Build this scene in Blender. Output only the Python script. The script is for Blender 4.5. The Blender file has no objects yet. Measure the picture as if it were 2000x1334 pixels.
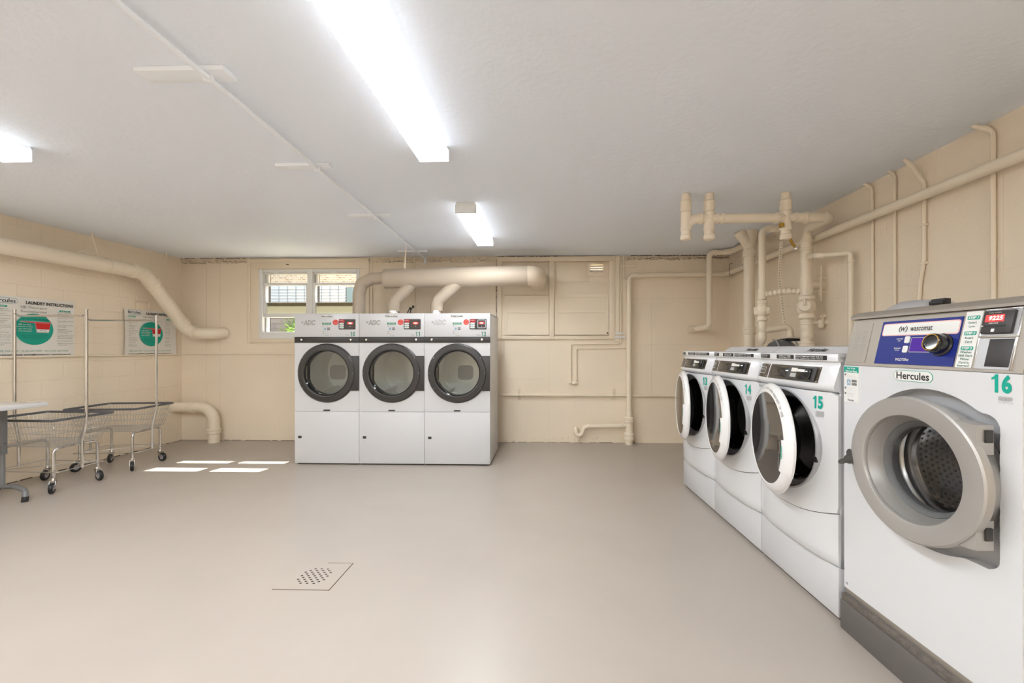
import bpy, bmesh, math, random
from mathutils import Matrix, Vector
random.seed(7)
PI = math.pi
R = math.radians
scene = bpy.context.scene
C = scene.collection

# ------------------------------------------------------------------ camera
cam_d = bpy.data.cameras.new('camera')
cam = bpy.data.objects.new('camera', cam_d)
C.objects.link(cam)
cam_d.sensor_width = 36.0
cam_d.lens = 14.4
cam_d.shift_x = -0.022
cam_d.shift_y = 0.0065
cam_d.clip_start = 0.05
cam.location = (0, 0, 1.35)
cam.rotation_euler = (R(90), 0, 0.0283)
scene.camera = cam

# ------------------------------------------------------------------ colour management
vs = scene.view_settings
vs.view_transform = 'Standard'
vs.look = 'None'
vs.gamma = 1.0
vs.use_curve_mapping = False
vs.exposure = 2.02

# ------------------------------------------------------------------ world + sun
world = bpy.data.worlds.new('world')
scene.world = world
world.use_nodes = True
nt = world.node_tree
nt.nodes.clear()
wo = nt.nodes.new('ShaderNodeOutputWorld')
bg = nt.nodes.new('ShaderNodeBackground')
sky = nt.nodes.new('ShaderNodeTexSky')
sky.sky_type = 'NISHITA'
sky.sun_disc = False
sky.sun_elevation = R(54.8)
sky.sun_rotation = R(12)
bg.inputs['Strength'].default_value = 0.13
nt.links.new(sky.outputs[0], bg.inputs[0])
nt.links.new(bg.outputs[0], wo.inputs[0])

sun_d = bpy.data.lights.new('sun', 'SUN')
sun_d.energy = 9.0
sun_d.angle = R(0.5)
sun_d.color = (1.0, 0.95, 0.86)
sun = bpy.data.objects.new('sun', sun_d)
C.objects.link(sun)
sun.rotation_euler = Vector((-0.145, -0.69, -1.0)).to_track_quat('-Z', 'Y').to_euler()
sun.location = (0, 12, 12)

LAMP = 11.0      # strength of the fluorescent diffusers

# ------------------------------------------------------------------ room numbers
XL, XR, YB, YR, H = -5.355, 2.59, 5.874, -4.2, 2.667

# ------------------------------------------------------------------ materials
MATS = {}
def mat(name, col, rough=0.5, metal=0.0, spec=0.5, bump=0.0, bscale=60.0, emit=None, estr=0.0, coat=0.0, var=0.0, vscale=3.0):
    m = bpy.data.materials.new(name); m.use_nodes = True
    n = m.node_tree.nodes; l = m.node_tree.links
    b = n['Principled BSDF']
    b.inputs['Base Color'].default_value = (*col, 1)
    b.inputs['Roughness'].default_value = rough
    b.inputs['Metallic'].default_value = metal
    b.inputs['Specular IOR Level'].default_value = spec
    b.inputs['Coat Weight'].default_value = coat
    if emit:
        b.inputs['Emission Color'].default_value = (*emit, 1)
        b.inputs['Emission Strength'].default_value = estr
    if bump or var:
        tc = n.new('ShaderNodeTexCoord')
    if bump:
        nz = n.new('ShaderNodeTexNoise'); nz.inputs['Scale'].default_value = bscale
        nz.inputs['Detail'].default_value = 3
        bp = n.new('ShaderNodeBump'); bp.inputs['Strength'].default_value = bump
        bp.inputs['Distance'].default_value = 0.01
        l.new(tc.outputs['Object'], nz.inputs['Vector'])
        l.new(nz.outputs['Fac'], bp.inputs['Height'])
        l.new(bp.outputs['Normal'], b.inputs['Normal'])
    if var:
        nz2 = n.new('ShaderNodeTexNoise'); nz2.inputs['Scale'].default_value = vscale
        nz2.inputs['Detail'].default_value = 5
        mx = n.new('ShaderNodeMix'); mx.data_type = 'RGBA'
        mx.inputs[6].default_value = (*[max(0, c*(1-var)) for c in col], 1)
        mx.inputs[7].default_value = (*[min(1, c*(1+var)) for c in col], 1)
        l.new(tc.outputs['Object'], nz2.inputs['Vector'])
        l.new(nz2.outputs['Fac'], mx.inputs[0])
        l.new(mx.outputs[2], b.inputs['Base Color'])
    MATS[name] = m
    return m

def wall_mat(name, col, axis, block, bstr, stain=0.0):
    """painted block wall: brick pattern as relief, roller texture, faint blotches"""
    m = bpy.data.materials.new(name); m.use_nodes = True
    n = m.node_tree.nodes; l = m.node_tree.links
    b = n['Principled BSDF']; b.inputs['Roughness'].default_value = 0.62
    b.inputs['Specular IOR Level'].default_value = 0.35
    tc = n.new('ShaderNodeTexCoord')
    sp = n.new('ShaderNodeSeparateXYZ'); cb = n.new('ShaderNodeCombineXYZ')
    l.new(tc.outputs['Object'], sp.inputs[0])
    l.new(sp.outputs['Y' if axis == 'x' else 'X'], cb.inputs['X'])
    l.new(sp.outputs['Z'], cb.inputs['Y'])
    bk = n.new('ShaderNodeTexBrick')
    bk.inputs['Scale'].default_value = 1.0
    bk.inputs['Brick Width'].default_value = block[0]
    bk.inputs['Row Height'].default_value = block[1]
    bk.inputs['Mortar Size'].default_value = 0.006
    bk.inputs['Mortar Smooth'].default_value = 0.6
    l.new(cb.outputs[0], bk.inputs['Vector'])
    inv = n.new('ShaderNodeMath'); inv.operation = 'SUBTRACT'; inv.inputs[0].default_value = 1.0
    l.new(bk.outputs['Fac'], inv.inputs[1])
    b1 = n.new('ShaderNodeBump'); b1.inputs['Strength'].default_value = bstr; b1.inputs['Distance'].default_value = 0.004
    l.new(inv.outputs[0], b1.inputs['Height'])
    nz = n.new('ShaderNodeTexNoise'); nz.inputs['Scale'].default_value = 42; nz.inputs['Detail'].default_value = 5
    l.new(tc.outputs['Object'], nz.inputs['Vector'])
    b2 = n.new('ShaderNodeBump'); b2.inputs['Strength'].default_value = 0.3; b2.inputs['Distance'].default_value = 0.006
    l.new(nz.outputs['Fac'], b2.inputs['Height']); l.new(b1.outputs['Normal'], b2.inputs['Normal'])
    l.new(b2.outputs['Normal'], b.inputs['Normal'])
    nv = n.new('ShaderNodeTexNoise'); nv.inputs['Scale'].default_value = 1.6; nv.inputs['Detail'].default_value = 6
    l.new(tc.outputs['Object'], nv.inputs['Vector'])
    mx = n.new('ShaderNodeMix'); mx.data_type = 'RGBA'
    mx.inputs[6].default_value = (*[c*0.93 for c in col], 1)
    mx.inputs[7].default_value = (*[min(1, c*1.06) for c in col], 1)
    l.new(nv.outputs['Fac'], mx.inputs[0])
    l.new(mx.outputs[2], b.inputs['Base Color'])
    MATS[name] = m
    return m

CREAM = (0.92, 0.79, 0.62)
wall_mat('left_wall_paint', CREAM, 'x', (0.40, 0.20), 0.55)
wall_mat('right_wall_paint', CREAM, 'x', (0.80, 0.60), 0.30)
wall_mat('back_wall_paint', CREAM, 'y', (0.60, 0.40), 0.22)
mat('cream_paint', (0.88, 0.765, 0.60), 0.38, bump=0.05, bscale=50)
mat('cream_trim', (0.87, 0.745, 0.575), 0.45, bump=0.08, bscale=40)
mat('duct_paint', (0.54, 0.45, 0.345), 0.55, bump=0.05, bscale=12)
mat('dark_gap', (0.05, 0.035, 0.025), 0.9)
mat('crumbled_plaster', (0.76, 0.64, 0.48), 0.85, bump=0.9, bscale=35, var=0.25, vscale=14)
mat('floor_paint', (0.43, 0.375, 0.325), 0.33, bump=0.06, bscale=9, var=0.07, vscale=1.8, spec=0.45)
mat('ceiling_paint', (0.88, 0.92, 0.99), 0.55, bump=0.22, bscale=34, spec=0.35)
mat('white_enamel', (0.63, 0.625, 0.635), 0.28, spec=0.5)
mat('white_plastic', (0.715, 0.715, 0.725), 0.22, coat=0.3)
mat('white_gloss', (0.84, 0.83, 0.82), 0.12, coat=0.5)
mat('white_paint', (0.78, 0.78, 0.77), 0.45)
mat('ceiling_fitting_paint', (0.93, 0.95, 0.98), 0.35)
mat('fixture_white', (0.85, 0.85, 0.85), 0.4)
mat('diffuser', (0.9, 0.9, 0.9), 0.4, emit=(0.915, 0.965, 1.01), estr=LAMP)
mat('diffuser_side', (0.9, 0.9, 0.9), 0.4, emit=(0.915, 0.965, 1.01), estr=LAMP*0.04)
mat('charcoal', (0.036, 0.032, 0.030), 0.42, bump=0.04, bscale=300)
mat('black_rubber', (0.012, 0.012, 0.012), 0.45)
mat('black_gloss', (0.012, 0.011, 0.010), 0.08, coat=0.5)
mat('dark_glass', (0.035, 0.032, 0.030), 0.05, spec=0.6, coat=0.3)
mat('panel_brown', (0.085, 0.068, 0.052), 0.22, spec=0.6)
mat('mid_grey', (0.35, 0.35, 0.36), 0.4)
mat('silver_grey', (0.50, 0.50, 0.51), 0.32, metal=0.25)
mat('door_silver', (0.47, 0.45, 0.425), 0.42, metal=0.55)
mat('stainless', (0.40, 0.36, 0.31), 0.48, metal=0.55, bump=0.02, bscale=200)
mat('steel', (0.62, 0.61, 0.60), 0.25, metal=1.0)
mat('bright_steel', (0.80, 0.79, 0.78), 0.16, metal=1.0)
mat('galvanised', (0.72, 0.74, 0.72), 0.38, metal=0.55, var=0.15, vscale=6)
mat('chrome', (0.60, 0.59, 0.58), 0.16, metal=1.0)
mat('wire', (0.60, 0.585, 0.56), 0.3, metal=0.9)
mat('bumper_grey', (0.10, 0.10, 0.105), 0.6)
mat('table_grey', (0.20, 0.20, 0.205), 0.4, metal=0.3)
mat('wheel_grey', (0.42, 0.38, 0.38), 0.5)
mat('rust', (0.22, 0.09, 0.04), 0.8)
mat('foil', (0.82, 0.81, 0.79), 0.16, metal=1.0, bump=0.8, bscale=70)
mat('logo_black', (0.015, 0.014, 0.013), 0.5)
mat('text_grey', (0.20, 0.19, 0.18), 0.6)
mat('light_text', (0.45, 0.44, 0.43), 0.6)
mat('logo_grey', (0.30, 0.29, 0.28), 0.4)
mat('green', (0.0, 0.36, 0.26), 0.4)
mat('dark_green_text', (0.0, 0.13, 0.09), 0.5)
mat('number_green', (0.0, 0.38, 0.28), 0.4)
mat('dryer_green', (0.05, 0.24, 0.15), 0.5)
mat('red', (0.68, 0.02, 0.02), 0.5)
mat('octagon_red', (0.70, 0.04, 0.03), 0.4)
mat('red_panel', (0.42, 0.01, 0.02), 0.4)
mat('red_led', (0.4, 0.0, 0.0), 0.4, emit=(1.0, 0.03, 0.03), estr=0.8)
mat('led_digit', (1, 0.5, 0.4), 0.4, emit=(1.0, 0.35, 0.28), estr=1.6)
mat('blue_panel', (0.008, 0.02, 0.20), 0.4, spec=0.3)
mat('purple_screen', (0.05, 0.015, 0.20), 0.5, spec=0.15, emit=(0.15, 0.05, 0.55), estr=0.06)
mat('pink_edge', (0.80, 0.47, 0.44), 0.4)
mat('label_white', (0.80, 0.79, 0.76), 0.5)
mat('poster_paper', (0.84, 0.80, 0.73), 0.4, bump=0.1, bscale=4)
mat('app_blue', (0.30, 0.42, 0.52), 0.4)
mat('yellow', (0.75, 0.45, 0.05), 0.5)
mat('brass', (0.45, 0.26, 0.03), 0.4, metal=0.5)
mat('pump_grey', (0.13, 0.13, 0.13), 0.5, bump=0.3, bscale=60)
mat('dusty_wood', (0.15, 0.13, 0.11), 0.9, bump=0.7, bscale=120, var=0.5, vscale=40)
mat('base_grey', (0.13, 0.118, 0.11), 0.5)
mat('window_vinyl', (0.86, 0.85, 0.82), 0.4)
mat('drain_paint', (0.43, 0.375, 0.322), 0.36)
mat('rust_edge', (0.10, 0.055, 0.03), 0.9)
mat('leaf', (0.22, 0.42, 0.05), 0.5)
mat('ext_concrete', (0.5, 0.47, 0.42), 0.9, bump=0.4, bscale=30)
mat('ext_green_wall', (0.30, 0.38, 0.36), 0.8)
mat('ext_soil', (0.25, 0.18, 0.11), 0.95, bump=0.6, bscale=20)

def brick_mat(name, c1, c2, mortar, w, h):
    m = bpy.data.materials.new(name); m.use_nodes = True
    n = m.node_tree.nodes; l = m.node_tree.links
    b = n['Principled BSDF']; b.inputs['Roughness'].default_value = 0.85
    tc = n.new('ShaderNodeTexCoord'); sp = n.new('ShaderNodeSeparateXYZ'); cb = n.new('ShaderNodeCombineXYZ')
    l.new(tc.outputs['Object'], sp.inputs[0]); l.new(sp.outputs['X'], cb.inputs['X']); l.new(sp.outputs['Z'], cb.inputs['Y'])
    bk = n.new('ShaderNodeTexBrick'); bk.inputs['Scale'].default_value = 1
    bk.inputs['Brick Width'].default_value = w; bk.inputs['Row Height'].default_value = h
    bk.inputs['Mortar Size'].default_value = 0.01
    bk.inputs['Color1'].default_value = (*c1, 1); bk.inputs['Color2'].default_value = (*c2, 1); bk.inputs['Mortar'].default_value = (*mortar, 1)
    l.new(cb.outputs[0], bk.inputs['Vector']); l.new(bk.outputs['Color'], b.inputs['Base Color'])
    MATS[name] = m
brick_mat('ext_brick', (0.48, 0.27, 0.12), (0.85, 0.62, 0.40), (0.80, 0.68, 0.52), 0.10, 0.045)
brick_mat('ext_block', (0.40, 0.31, 0.25), (0.50, 0.40, 0.33), (0.33, 0.26, 0.21), 0.30, 0.12)

def glass_mat(name, tint, ior=1.5, rough=0.0):
    m = bpy.data.materials.new(name); m.use_nodes = True
    n = m.node_tree.nodes; l = m.node_tree.links
    n.clear()
    o = n.new('ShaderNodeOutputMaterial'); mix = n.new('ShaderNodeMixShader')
    t = n.new('ShaderNodeBsdfTransparent'); t.inputs[0].default_value = (*tint, 1)
    g = n.new('ShaderNodeBsdfGlossy'); g.inputs['Roughness'].default_value = rough
    f = n.new('ShaderNodeFresnel'); gm = n.new('ShaderNodeNewGeometry')
    mr = n.new('ShaderNodeMapRange'); mr.inputs['To Min'].default_value = ior; mr.inputs['To Max'].default_value = 1/ior
    l.new(gm.outputs['Backfacing'], mr.inputs['Value']); l.new(mr.outputs[0], f.inputs['IOR'])
    l.new(f.outputs[0], mix.inputs[0]); l.new(t.outputs[0], mix.inputs[1]); l.new(g.outputs[0], mix.inputs[2])
    l.new(mix.outputs[0], o.inputs[0])
    MATS[name] = m
glass_mat('window_glass', (0.95, 0.97, 0.96))
glass_mat('dryer_glass', (0.78, 0.79, 0.77), 1.9, 0.02)
glass_mat('washer_glass', (0.80, 0.80, 0.80), 1.5)

# ------------------------------------------------------------------ geometry helpers
class MB:
    """collects shapes and links them as ONE mesh object"""
    def __init__(s):
        s.bm = bmesh.new()
    def _add(s, bm2, M=None):
        if M is not None: bmesh.ops.transform(bm2, matrix=M, verts=bm2.verts)
        me = bpy.data.meshes.new('t'); bm2.to_mesh(me); bm2.free()
        s.bm.from_mesh(me); bpy.data.meshes.remove(me)
        return s
    def box(s, x0, x1, y0, y1, z0, z1, bev=0.0, seg=2, M=None):
        b = bmesh.new()
        bmesh.ops.create_cube(b, size=1)
        bmesh.ops.transform(b, matrix=Matrix.Translation(((x0+x1)/2, (y0+y1)/2, (z0+z1)/2)) @ Matrix.Diagonal((abs(x1-x0), abs(y1-y0), abs(z1-z0), 1)), verts=b.verts)
        if bev: bmesh.ops.bevel(b, geom=b.edges[:], offset=bev, segments=seg, profile=0.5, affect='EDGES')
        return s._add(b, M)
    def path(s, pts, bend):
        """polyline with rounded corners"""
        P = [Vector(p) for p in pts]; out = [P[0]]
        for i in range(1, len(P)-1):
            a, b, c = P[i-1], P[i], P[i+1]
            d1 = (a-b); d2 = (c-b); l1, l2 = d1.length, d2.length
            if l1 < 1e-6 or l2 < 1e-6: continue
            d1.normalize(); d2.normalize()
            ang = d1.angle(d2)
            if ang > PI-0.02 or bend <= 0: out.append(b); continue
            t = min(bend/math.tan(ang/2), l1*0.49, l2*0.49)
            r = t*math.tan(ang/2)
            cdir = (d1+d2).normalized(); cen = b+cdir*(r/math.sin(ang/2))
            v1 = (b+d1*t)-cen; v2 = (b+d2*t)-cen
            n = max(3, int((PI-ang)/0.2)); tot = v1.angle(v2); ax = v1.cross(v2).normalized()
            for k in range(n+1):
                out.append(cen + Matrix.Rotation(tot*k/n, 3, ax) @ v1)
        out.append(P[-1]); return out
    def tube(s, pts, r, seg=12, bend=0.0, caps=True, closed=False, M=None):
        P = s.path(pts, bend) if not closed else [Vector(p) for p in pts]
        n = len(P); b = bmesh.new(); rings = []
        rr = r if isinstance(r, (list, tuple)) else [r]*n
        prev = None
        for i, p in enumerate(P):
            if closed: t = (P[(i+1) % n]-P[i-1])
            elif i == 0: t = P[1]-P[0]
            elif i == n-1: t = P[-1]-P[-2]
            else: t = (P[i+1]-P[i]).normalized()+(P[i]-P[i-1]).normalized()
            t.normalize()
            if prev is None:
                up = Vector((0, 0, 1)) if abs(t.z) < 0.9 else Vector((1, 0, 0))
                u = t.cross(up).normalized()
            else:
                u = (prev - t*prev.dot(t)).normalized()
            prev = u; v = t.cross(u)
            rings.append([b.verts.new(p + (u*math.cos(2*PI*k/seg)+v*math.sin(2*PI*k/seg))*rr[i]) for k in range(seg)])
        m = n if closed else n-1
        for i in range(m):
            A, B = rings[i], rings[(i+1) % n]
            for k in range(seg):
                b.faces.new((A[k], A[(k+1) % seg], B[(k+1) % seg], B[k]))
        if caps and not closed:
            b.faces.new(list(reversed(rings[0]))); b.faces.new(rings[-1])
        return s._add(b, M)
    def lathe(s, prof, o=(0, 0, 0), axis=(0, 0, 1), seg=48, a0=0.0, a1=2*PI, M=None, closed=False):
        """prof: (radius, height along axis)"""
        ax = Vector(axis).normalized()
        up = Vector((0, 0, 1)) if abs(ax.z) < 0.9 else Vector((1, 0, 0))
        v = up - ax*up.dot(ax); v.normalize(); u = v.cross(ax)
        full = abs(a1-a0-2*PI) < 1e-6
        b = bmesh.new(); cols = []; O = Vector(o)
        ns = seg if full else seg+1
        for k in range(ns):
            a = a0+(a1-a0)*k/seg
            d = u*math.cos(a)+v*math.sin(a)
            cols.append([b.verts.new(O+d*max(r, 0.0)+ax*h) for r, h in prof])
        for k in range(seg):
            A, B = cols[k], cols[(k+1) % ns]
            m = len(prof)
            for i in range(m if closed else m-1):
                try: b.faces.new((A[i], B[i], B[(i+1) % m], A[(i+1) % m]))
                except ValueError: pass
        if closed and not full:
            b.faces.new(cols[0]); b.faces.new(list(reversed(cols[-1])))
        bmesh.ops.remove_doubles(b, verts=b.verts, dist=1e-6)
        return s._add(b, M)
    def cyl(s, p0, p1, r, seg=16, r2=None):
        return s.tube([p0, p1], [r, r if r2 is None else r2], seg)
    def prism(s, poly, y0, y1, bev=0.0, M=None, plane='xz'):
        """closed outline in the xz plane, from y0 to y1 (plane='xy': outline in xy, from z y0 to y1)"""
        b = bmesh.new()
        f = (lambda a, c, d: (a, d, c)) if plane == 'xz' else (lambda a, c, d: (a, c, d)) if plane == 'xy' else (lambda a, c, d: (d, a, c))
        A = [b.verts.new(f(p[0], p[1], y0)) for p in poly]; B = [b.verts.new(f(p[0], p[1], y1)) for p in poly]
        n = len(poly); b.faces.new(A); b.faces.new(list(reversed(B)))
        for i in range(n): b.faces.new((A[i], B[i], B[(i+1) % n], A[(i+1) % n]))
        if bev:
            es = [e for e in b.edges if abs(f(1, 1, 0)[0]) >= 0 and e.calc_face_angle(0) > 0.9]
            bmesh.ops.bevel(b, geom=es, offset=bev, segments=2, profile=0.5, affect='EDGES')
        return s._add(b, M)
    def flat(s, poly, y, M=None):
        b = bmesh.new(); b.faces.new([b.verts.new((p[0], y, p[1])) for p in poly])
        return s._add(b, M)
    def profile_sweep(s, prof, xs, bow):
        """closed (y, z) profile repeated at every x, pushed forward by bow(x)"""
        b = bmesh.new(); rings = []
        for x in xs: rings.append([b.verts.new((x, p[0]+bow(x)*(p[2] if len(p) > 2 else 1), p[1])) for p in prof])
        n = len(prof)
        for i in range(len(xs)-1):
            for k in range(n): b.faces.new((rings[i][k], rings[i+1][k], rings[i+1][(k+1) % n], rings[i][(k+1) % n]))
        b.faces.new(rings[0]); b.faces.new(list(reversed(rings[-1])))
        return s._add(b)
    def holed_plate(s, x0, x1, z0, z1, inner, yf, yb, N=96, rad=1, M=None):
        """plate with an opening; inner(angle)->(x, z); yf(x, z) front depth; yb back depth"""
        ic = inner(None)
        angs = [2*PI*k/N for k in range(N)]
        cs = [math.atan2(z-ic[1], x-ic[0]) % (2*PI) for x in (x0, x1) for z in (z0, z1)]
        for c in cs:
            k = min(range(len(angs)), key=lambda i: abs((angs[i]-c+PI) % (2*PI)-PI)); angs[k] = c
        b = bmesh.new(); F = []; Bk = []
        for a in angs:
            dx, dz = math.cos(a), math.sin(a); t = 1e9
            if dx > 1e-9: t = min(t, (x1-ic[0])/dx)
            if dx < -1e-9: t = min(t, (x0-ic[0])/dx)
            if dz > 1e-9: t = min(t, (z1-ic[1])/dz)
            if dz < -1e-9: t = min(t, (z0-ic[1])/dz)
            ox, oz = ic[0]+dx*t, ic[1]+dz*t; ix, iz = inner(a)
            row = []
            for j in range(rad+1):
                q = j/rad; x, z = ix+(ox-ix)*q, iz+(oz-iz)*q
                row.append(b.verts.new((x, yf(x, z), z)))
            F.append(row); Bk.append((b.verts.new((ix, yb, iz)), b.verts.new((ox, yb, oz))))
        for k in range(N):
            k2 = (k+1) % N
            for j in range(rad): b.faces.new((F[k][j], F[k][j+1], F[k2][j+1], F[k2][j]))
            b.faces.new((F[k][0], F[k2][0], Bk[k2][0], Bk[k][0]))
            b.faces.new((F[k][rad], Bk[k][1], Bk[k2][1], F[k2][rad]))
        return s._add(b, M)
    def text(s, body, x, z, y=0.0, h=0.02, w=None, bold=0.0, shear=0.0, align='c', rot=0.0, M=None):
        """lettering in the xz plane facing -y; h = height of the drawn glyphs' box"""
        bm2, bx = glyphs(body, bold, shear)
        x0, x1, z0, z1 = bx
        sz = h/(z1-z0) if z1 > z0 else h
        sx = (w/(x1-x0)) if w and x1 > x0 else sz
        cx = (x0+x1)/2 if align == 'c' else (x0 if align == 'l' else x1)
        T = Matrix.Translation((x, y, z)) @ Matrix.Rotation(-rot, 4, 'Y') @ Matrix.Diagonal((sx, 1, sz, 1)) @ Matrix.Translation((-cx, 0, -(z0+z1)/2))
        if M is not None: T = M @ T
        b = bmesh.new(); b.from_mesh(bm2)
        return s._add(b, T)
    def build(s, name, m, parent=None, loc=None, rot=None, sharp=0.55, label=None):
        bmesh.ops.recalc_face_normals(s.bm, faces=s.bm.faces)
        for f in s.bm.faces: f.smooth = True
        for e in s.bm.edges:
            if len(e.link_faces) != 2 or e.calc_face_angle(0) > sharp: e.smooth = False
        me = bpy.data.meshes.new(name); s.bm.to_mesh(me); s.bm.free()
        me.materials.append(MATS[m])
        o = bpy.data.objects.new(name, me); C.objects.link(o)
        if parent is not None: o.parent = parent
        if loc is not None: o.location = loc
        if rot is not None: o.rotation_euler = rot
        if label: o['label'] = label
        return o

def number(q, s_, x, z, y, h, w, M=None):
    """bold two-digit number; the figure 1 is drawn with its flag"""
    cw = w/2
    for i, ch in enumerate(s_):
        cx = x-w/2+cw*(i+0.5)
        if ch == '1':
            a = cw*0.30; pts = [(cx+a*0.9, z-h/2), (cx+a*0.9, z+h/2), (cx+a*0.1, z+h/2), (cx-a*0.35, z+h*0.38), (cx-a*1.1, z+h*0.31), (cx-a*1.1, z+h*0.19), (cx-a*0.1, z+h*0.25), (cx-a*0.1, z-h/2)]
            q.prism(pts, y, y+0.0006, M=M)
        else: q.text(ch, cx+cw*0.02, z, y, h, cw*0.88, 0.045, M=M)
_gl = {}
def glyphs(body, bold, shear):
    k = (body, bold, shear)
    if k in _gl: return _gl[k]
    cu = bpy.data.curves.new('f', 'FONT'); cu.body = body; cu.size = 1; cu.resolution_u = 2 if len(body) > 3 else 5
    cu.offset = bold; cu.shear = shear; cu.fill_mode = 'FRONT'
    o = bpy.data.objects.new('f', cu); C.objects.link(o)
    dg = bpy.context.evaluated_depsgraph_get(); me = bpy.data.meshes.new_from_object(o.evaluated_get(dg))
    bpy.data.objects.remove(o); bpy.data.curves.remove(cu)
    me.transform(Matrix(((1, 0, 0, 0), (0, 0, 1, 0), (0, 1, 0, 0), (0, 0, 0, 1))))
    xs = [v.co.x for v in me.vertices] or [0, 1]; zs = [v.co.z for v in me.vertices] or [0, 1]
    _gl[k] = (me, (min(xs), max(xs), min(zs), max(zs)))
    return _gl[k]

def rrect(cx, cz, w, h, r, n=5):
    out = []
    for sx, sz, a in ((1, 1, 0), (-1, 1, PI/2), (-1, -1, PI), (1, -1, 1.5*PI)):
        for k in range(n+1):
            b = a+PI/2*k/n
            out.append((cx+sx*(w/2-r)+r*math.cos(b), cz+sz*(h/2-r)+r*math.sin(b)))
    return out

def tag(o, label=None, cat=None, group=None, kind=None):
    if label: o['label'] = label
    if cat: o['category'] = cat
    if group: o['group'] = group
    if kind: o['kind'] = kind
    return o
def thing(name, label, cat, loc=(0, 0, 0), rz=0.0, group=None):
    o = bpy.data.objects.new(name, None); C.objects.link(o)
    o.empty_display_size = 0.1
    o.location = loc; o.rotation_euler = (0, 0, rz)
    return tag(o, label, cat, group)
def struct(mb, name, m, label=None):
    o = mb.build(name, m); o['kind'] = 'structure'
    if label: o['label'] = label
    return o
def copy_tree(o, parent=None):
    c = o.copy(); C.objects.link(c)
    if parent is not None: c.parent = parent
    for ch in list(o.children): copy_tree(ch, c)
    return c

# ================================================================== SETTING
m = MB(); m.box(XL-0.2, XR+0.2, YR-0.2, YB+0.22, -0.12, 0.0); struct(m, 'floor', 'floor_paint')
m = MB(); m.box(XL-0.2, XR+0.2, YR-0.2, YB+0.22, H, H+0.15); struct(m, 'ceiling', 'ceiling_paint')
m = MB(); m.box(XL-0.2, XL, YR-0.2, YB+0.22, 0, H); struct(m, 'wall_left', 'left_wall_paint')
m = MB(); m.box(XR, XR+0.2, YR-0.2, YB+0.22, 0, H); struct(m, 'wall_right', 'right_wall_paint')
m = MB(); m.box(XL, XR, YR-0.2, YR, 0, H); struct(m, 'wall_rear', 'left_wall_paint')
WX0, WX1, WZ0, WZ1 = -4.19, -2.70, 1.49, 2.505
VX0, VX1, VZ0, VZ1 = 0.625, 0.815, 2.435, 2.55
m = MB(); y0, y1 = YB, YB+0.22
m.box(XL, WX0, y0, y1, 0, H); m.box(WX0, WX1, y0, y1, 0, WZ0); m.box(WX0, WX1, y0, y1, WZ1, H)
m.box(WX1, VX0, y0, y1, 0, H); m.box(VX0, VX1, y0, y1, 0, VZ0); m.box(VX0, VX1, y0, y1, VZ1, H); m.box(VX1, XR, y0, y1, 0, H)
struct(m, 'wall_back', 'back_wall_paint')

# trims: frame boards round the two window places, cracked plaster below the ceiling
m = MB()
m.box(-4.33, -4.19, YB-0.018, YB, 1.43, H-0.02, 0.003); m.box(-4.33, -2.56, YB-0.022, YB, 2.505, H-0.02, 0.003)
m.box(-4.35, -4.31, YB-0.03, YB, 1.42, H, 0.004)
m.box(-4.33, -2.56, YB-0.02, YB, 1.43, 1.49, 0.003); m.box(-2.70, -2.56, YB-0.018, YB, 1.43, H-0.02, 0.003)
m.box(-4.33, -2.56, YB-0.034, YB, 2.60, 2.65, 0.004)
struct(m, 'trim_1', 'cream_trim')

def plaster(name, x0, x1, z0, seed):
    rr = random.Random(seed); n = int((x1-x0)/0.03); b = bmesh.new(); A = []; B = []
    for i in range(n+1):
        x = x0+(x1-x0)*i/n
        A.append(b.verts.new((x, YB-0.012-rr.random()*0.008, H))); B.append(b.verts.new((x, YB-0.004-rr.random()*0.006, z0+rr.uniform(-0.014, 0.014))))
    D = [b.verts.new((v.co.x, YB+0.001, v.co.z-0.004)) for v in B]
    for i in range(n):
        b.faces.new((A[i], A[i+1], B[i+1], B[i])); b.faces.new((B[i], B[i+1], D[i+1], D[i]))
    mm = MB(); mm._add(b); struct(mm, name, 'crumbled_plaster')
plaster('trim_2', XL, -4.36, 2.595, 1)
plaster('trim_3', -2.54, -0.70, 2.60, 2)
plaster('trim_4', 1.12, XR, 2.61, 3)
def crack(mm, x0, x1, z, amp, seed, w=0.003, y=YB-0.014):
    rr = random.Random(seed); x = x0; zz = z
    while x < x1:
        if rr.random() < 0.3:
            x += rr.uniform(0.01, 0.05); continue
        n = rr.randint(2, 6); pts = [(x, zz)]
        for _ in range(n):
            x += rr.uniform(0.006, 0.018); zz = z+max(-amp, min(amp, zz-z+rr.uniform(-amp, amp)*0.55)); pts.append((x, zz))
        for k, (a, b) in enumerate(zip(pts, pts[1:])):
            wa = w*(0.25 if k == 0 else 0.5)*rr.uniform(0.4, 1.2); wb = w*0.45*rr.uniform(0.3, 1.2)
            mm.prism([(a[0], a[1]-wa), (b[0], b[1]-wb), (b[0], b[1]+wb), (a[0], a[1]+wa)], y-0.003, y+0.004)
m = MB()
crack(m, -5.33, -5.02, 2.60, 0.008, 4); crack(m, -4.95, -4.45, 2.60, 0.016, 5, 0.003)
crack(m, XL, XL+1.0, H-0.004, 0.002, 6, 0.008, YB-0.02)
crack(m, -2.3, -1.9, 2.605, 0.02, 7); crack(m, -1.5, -0.9, 2.60, 0.02, 8); crack(m, 1.15, 2.55, 2.625, 0.014, 9, 0.006)
crack(m, -0.70, 0.2, 2.655, 0.002, 10, 0.008, YB-0.045); crack(m, 1.2, 2.5, H-0.006, 0.003, 11, 0.012, YB-0.02)
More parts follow.
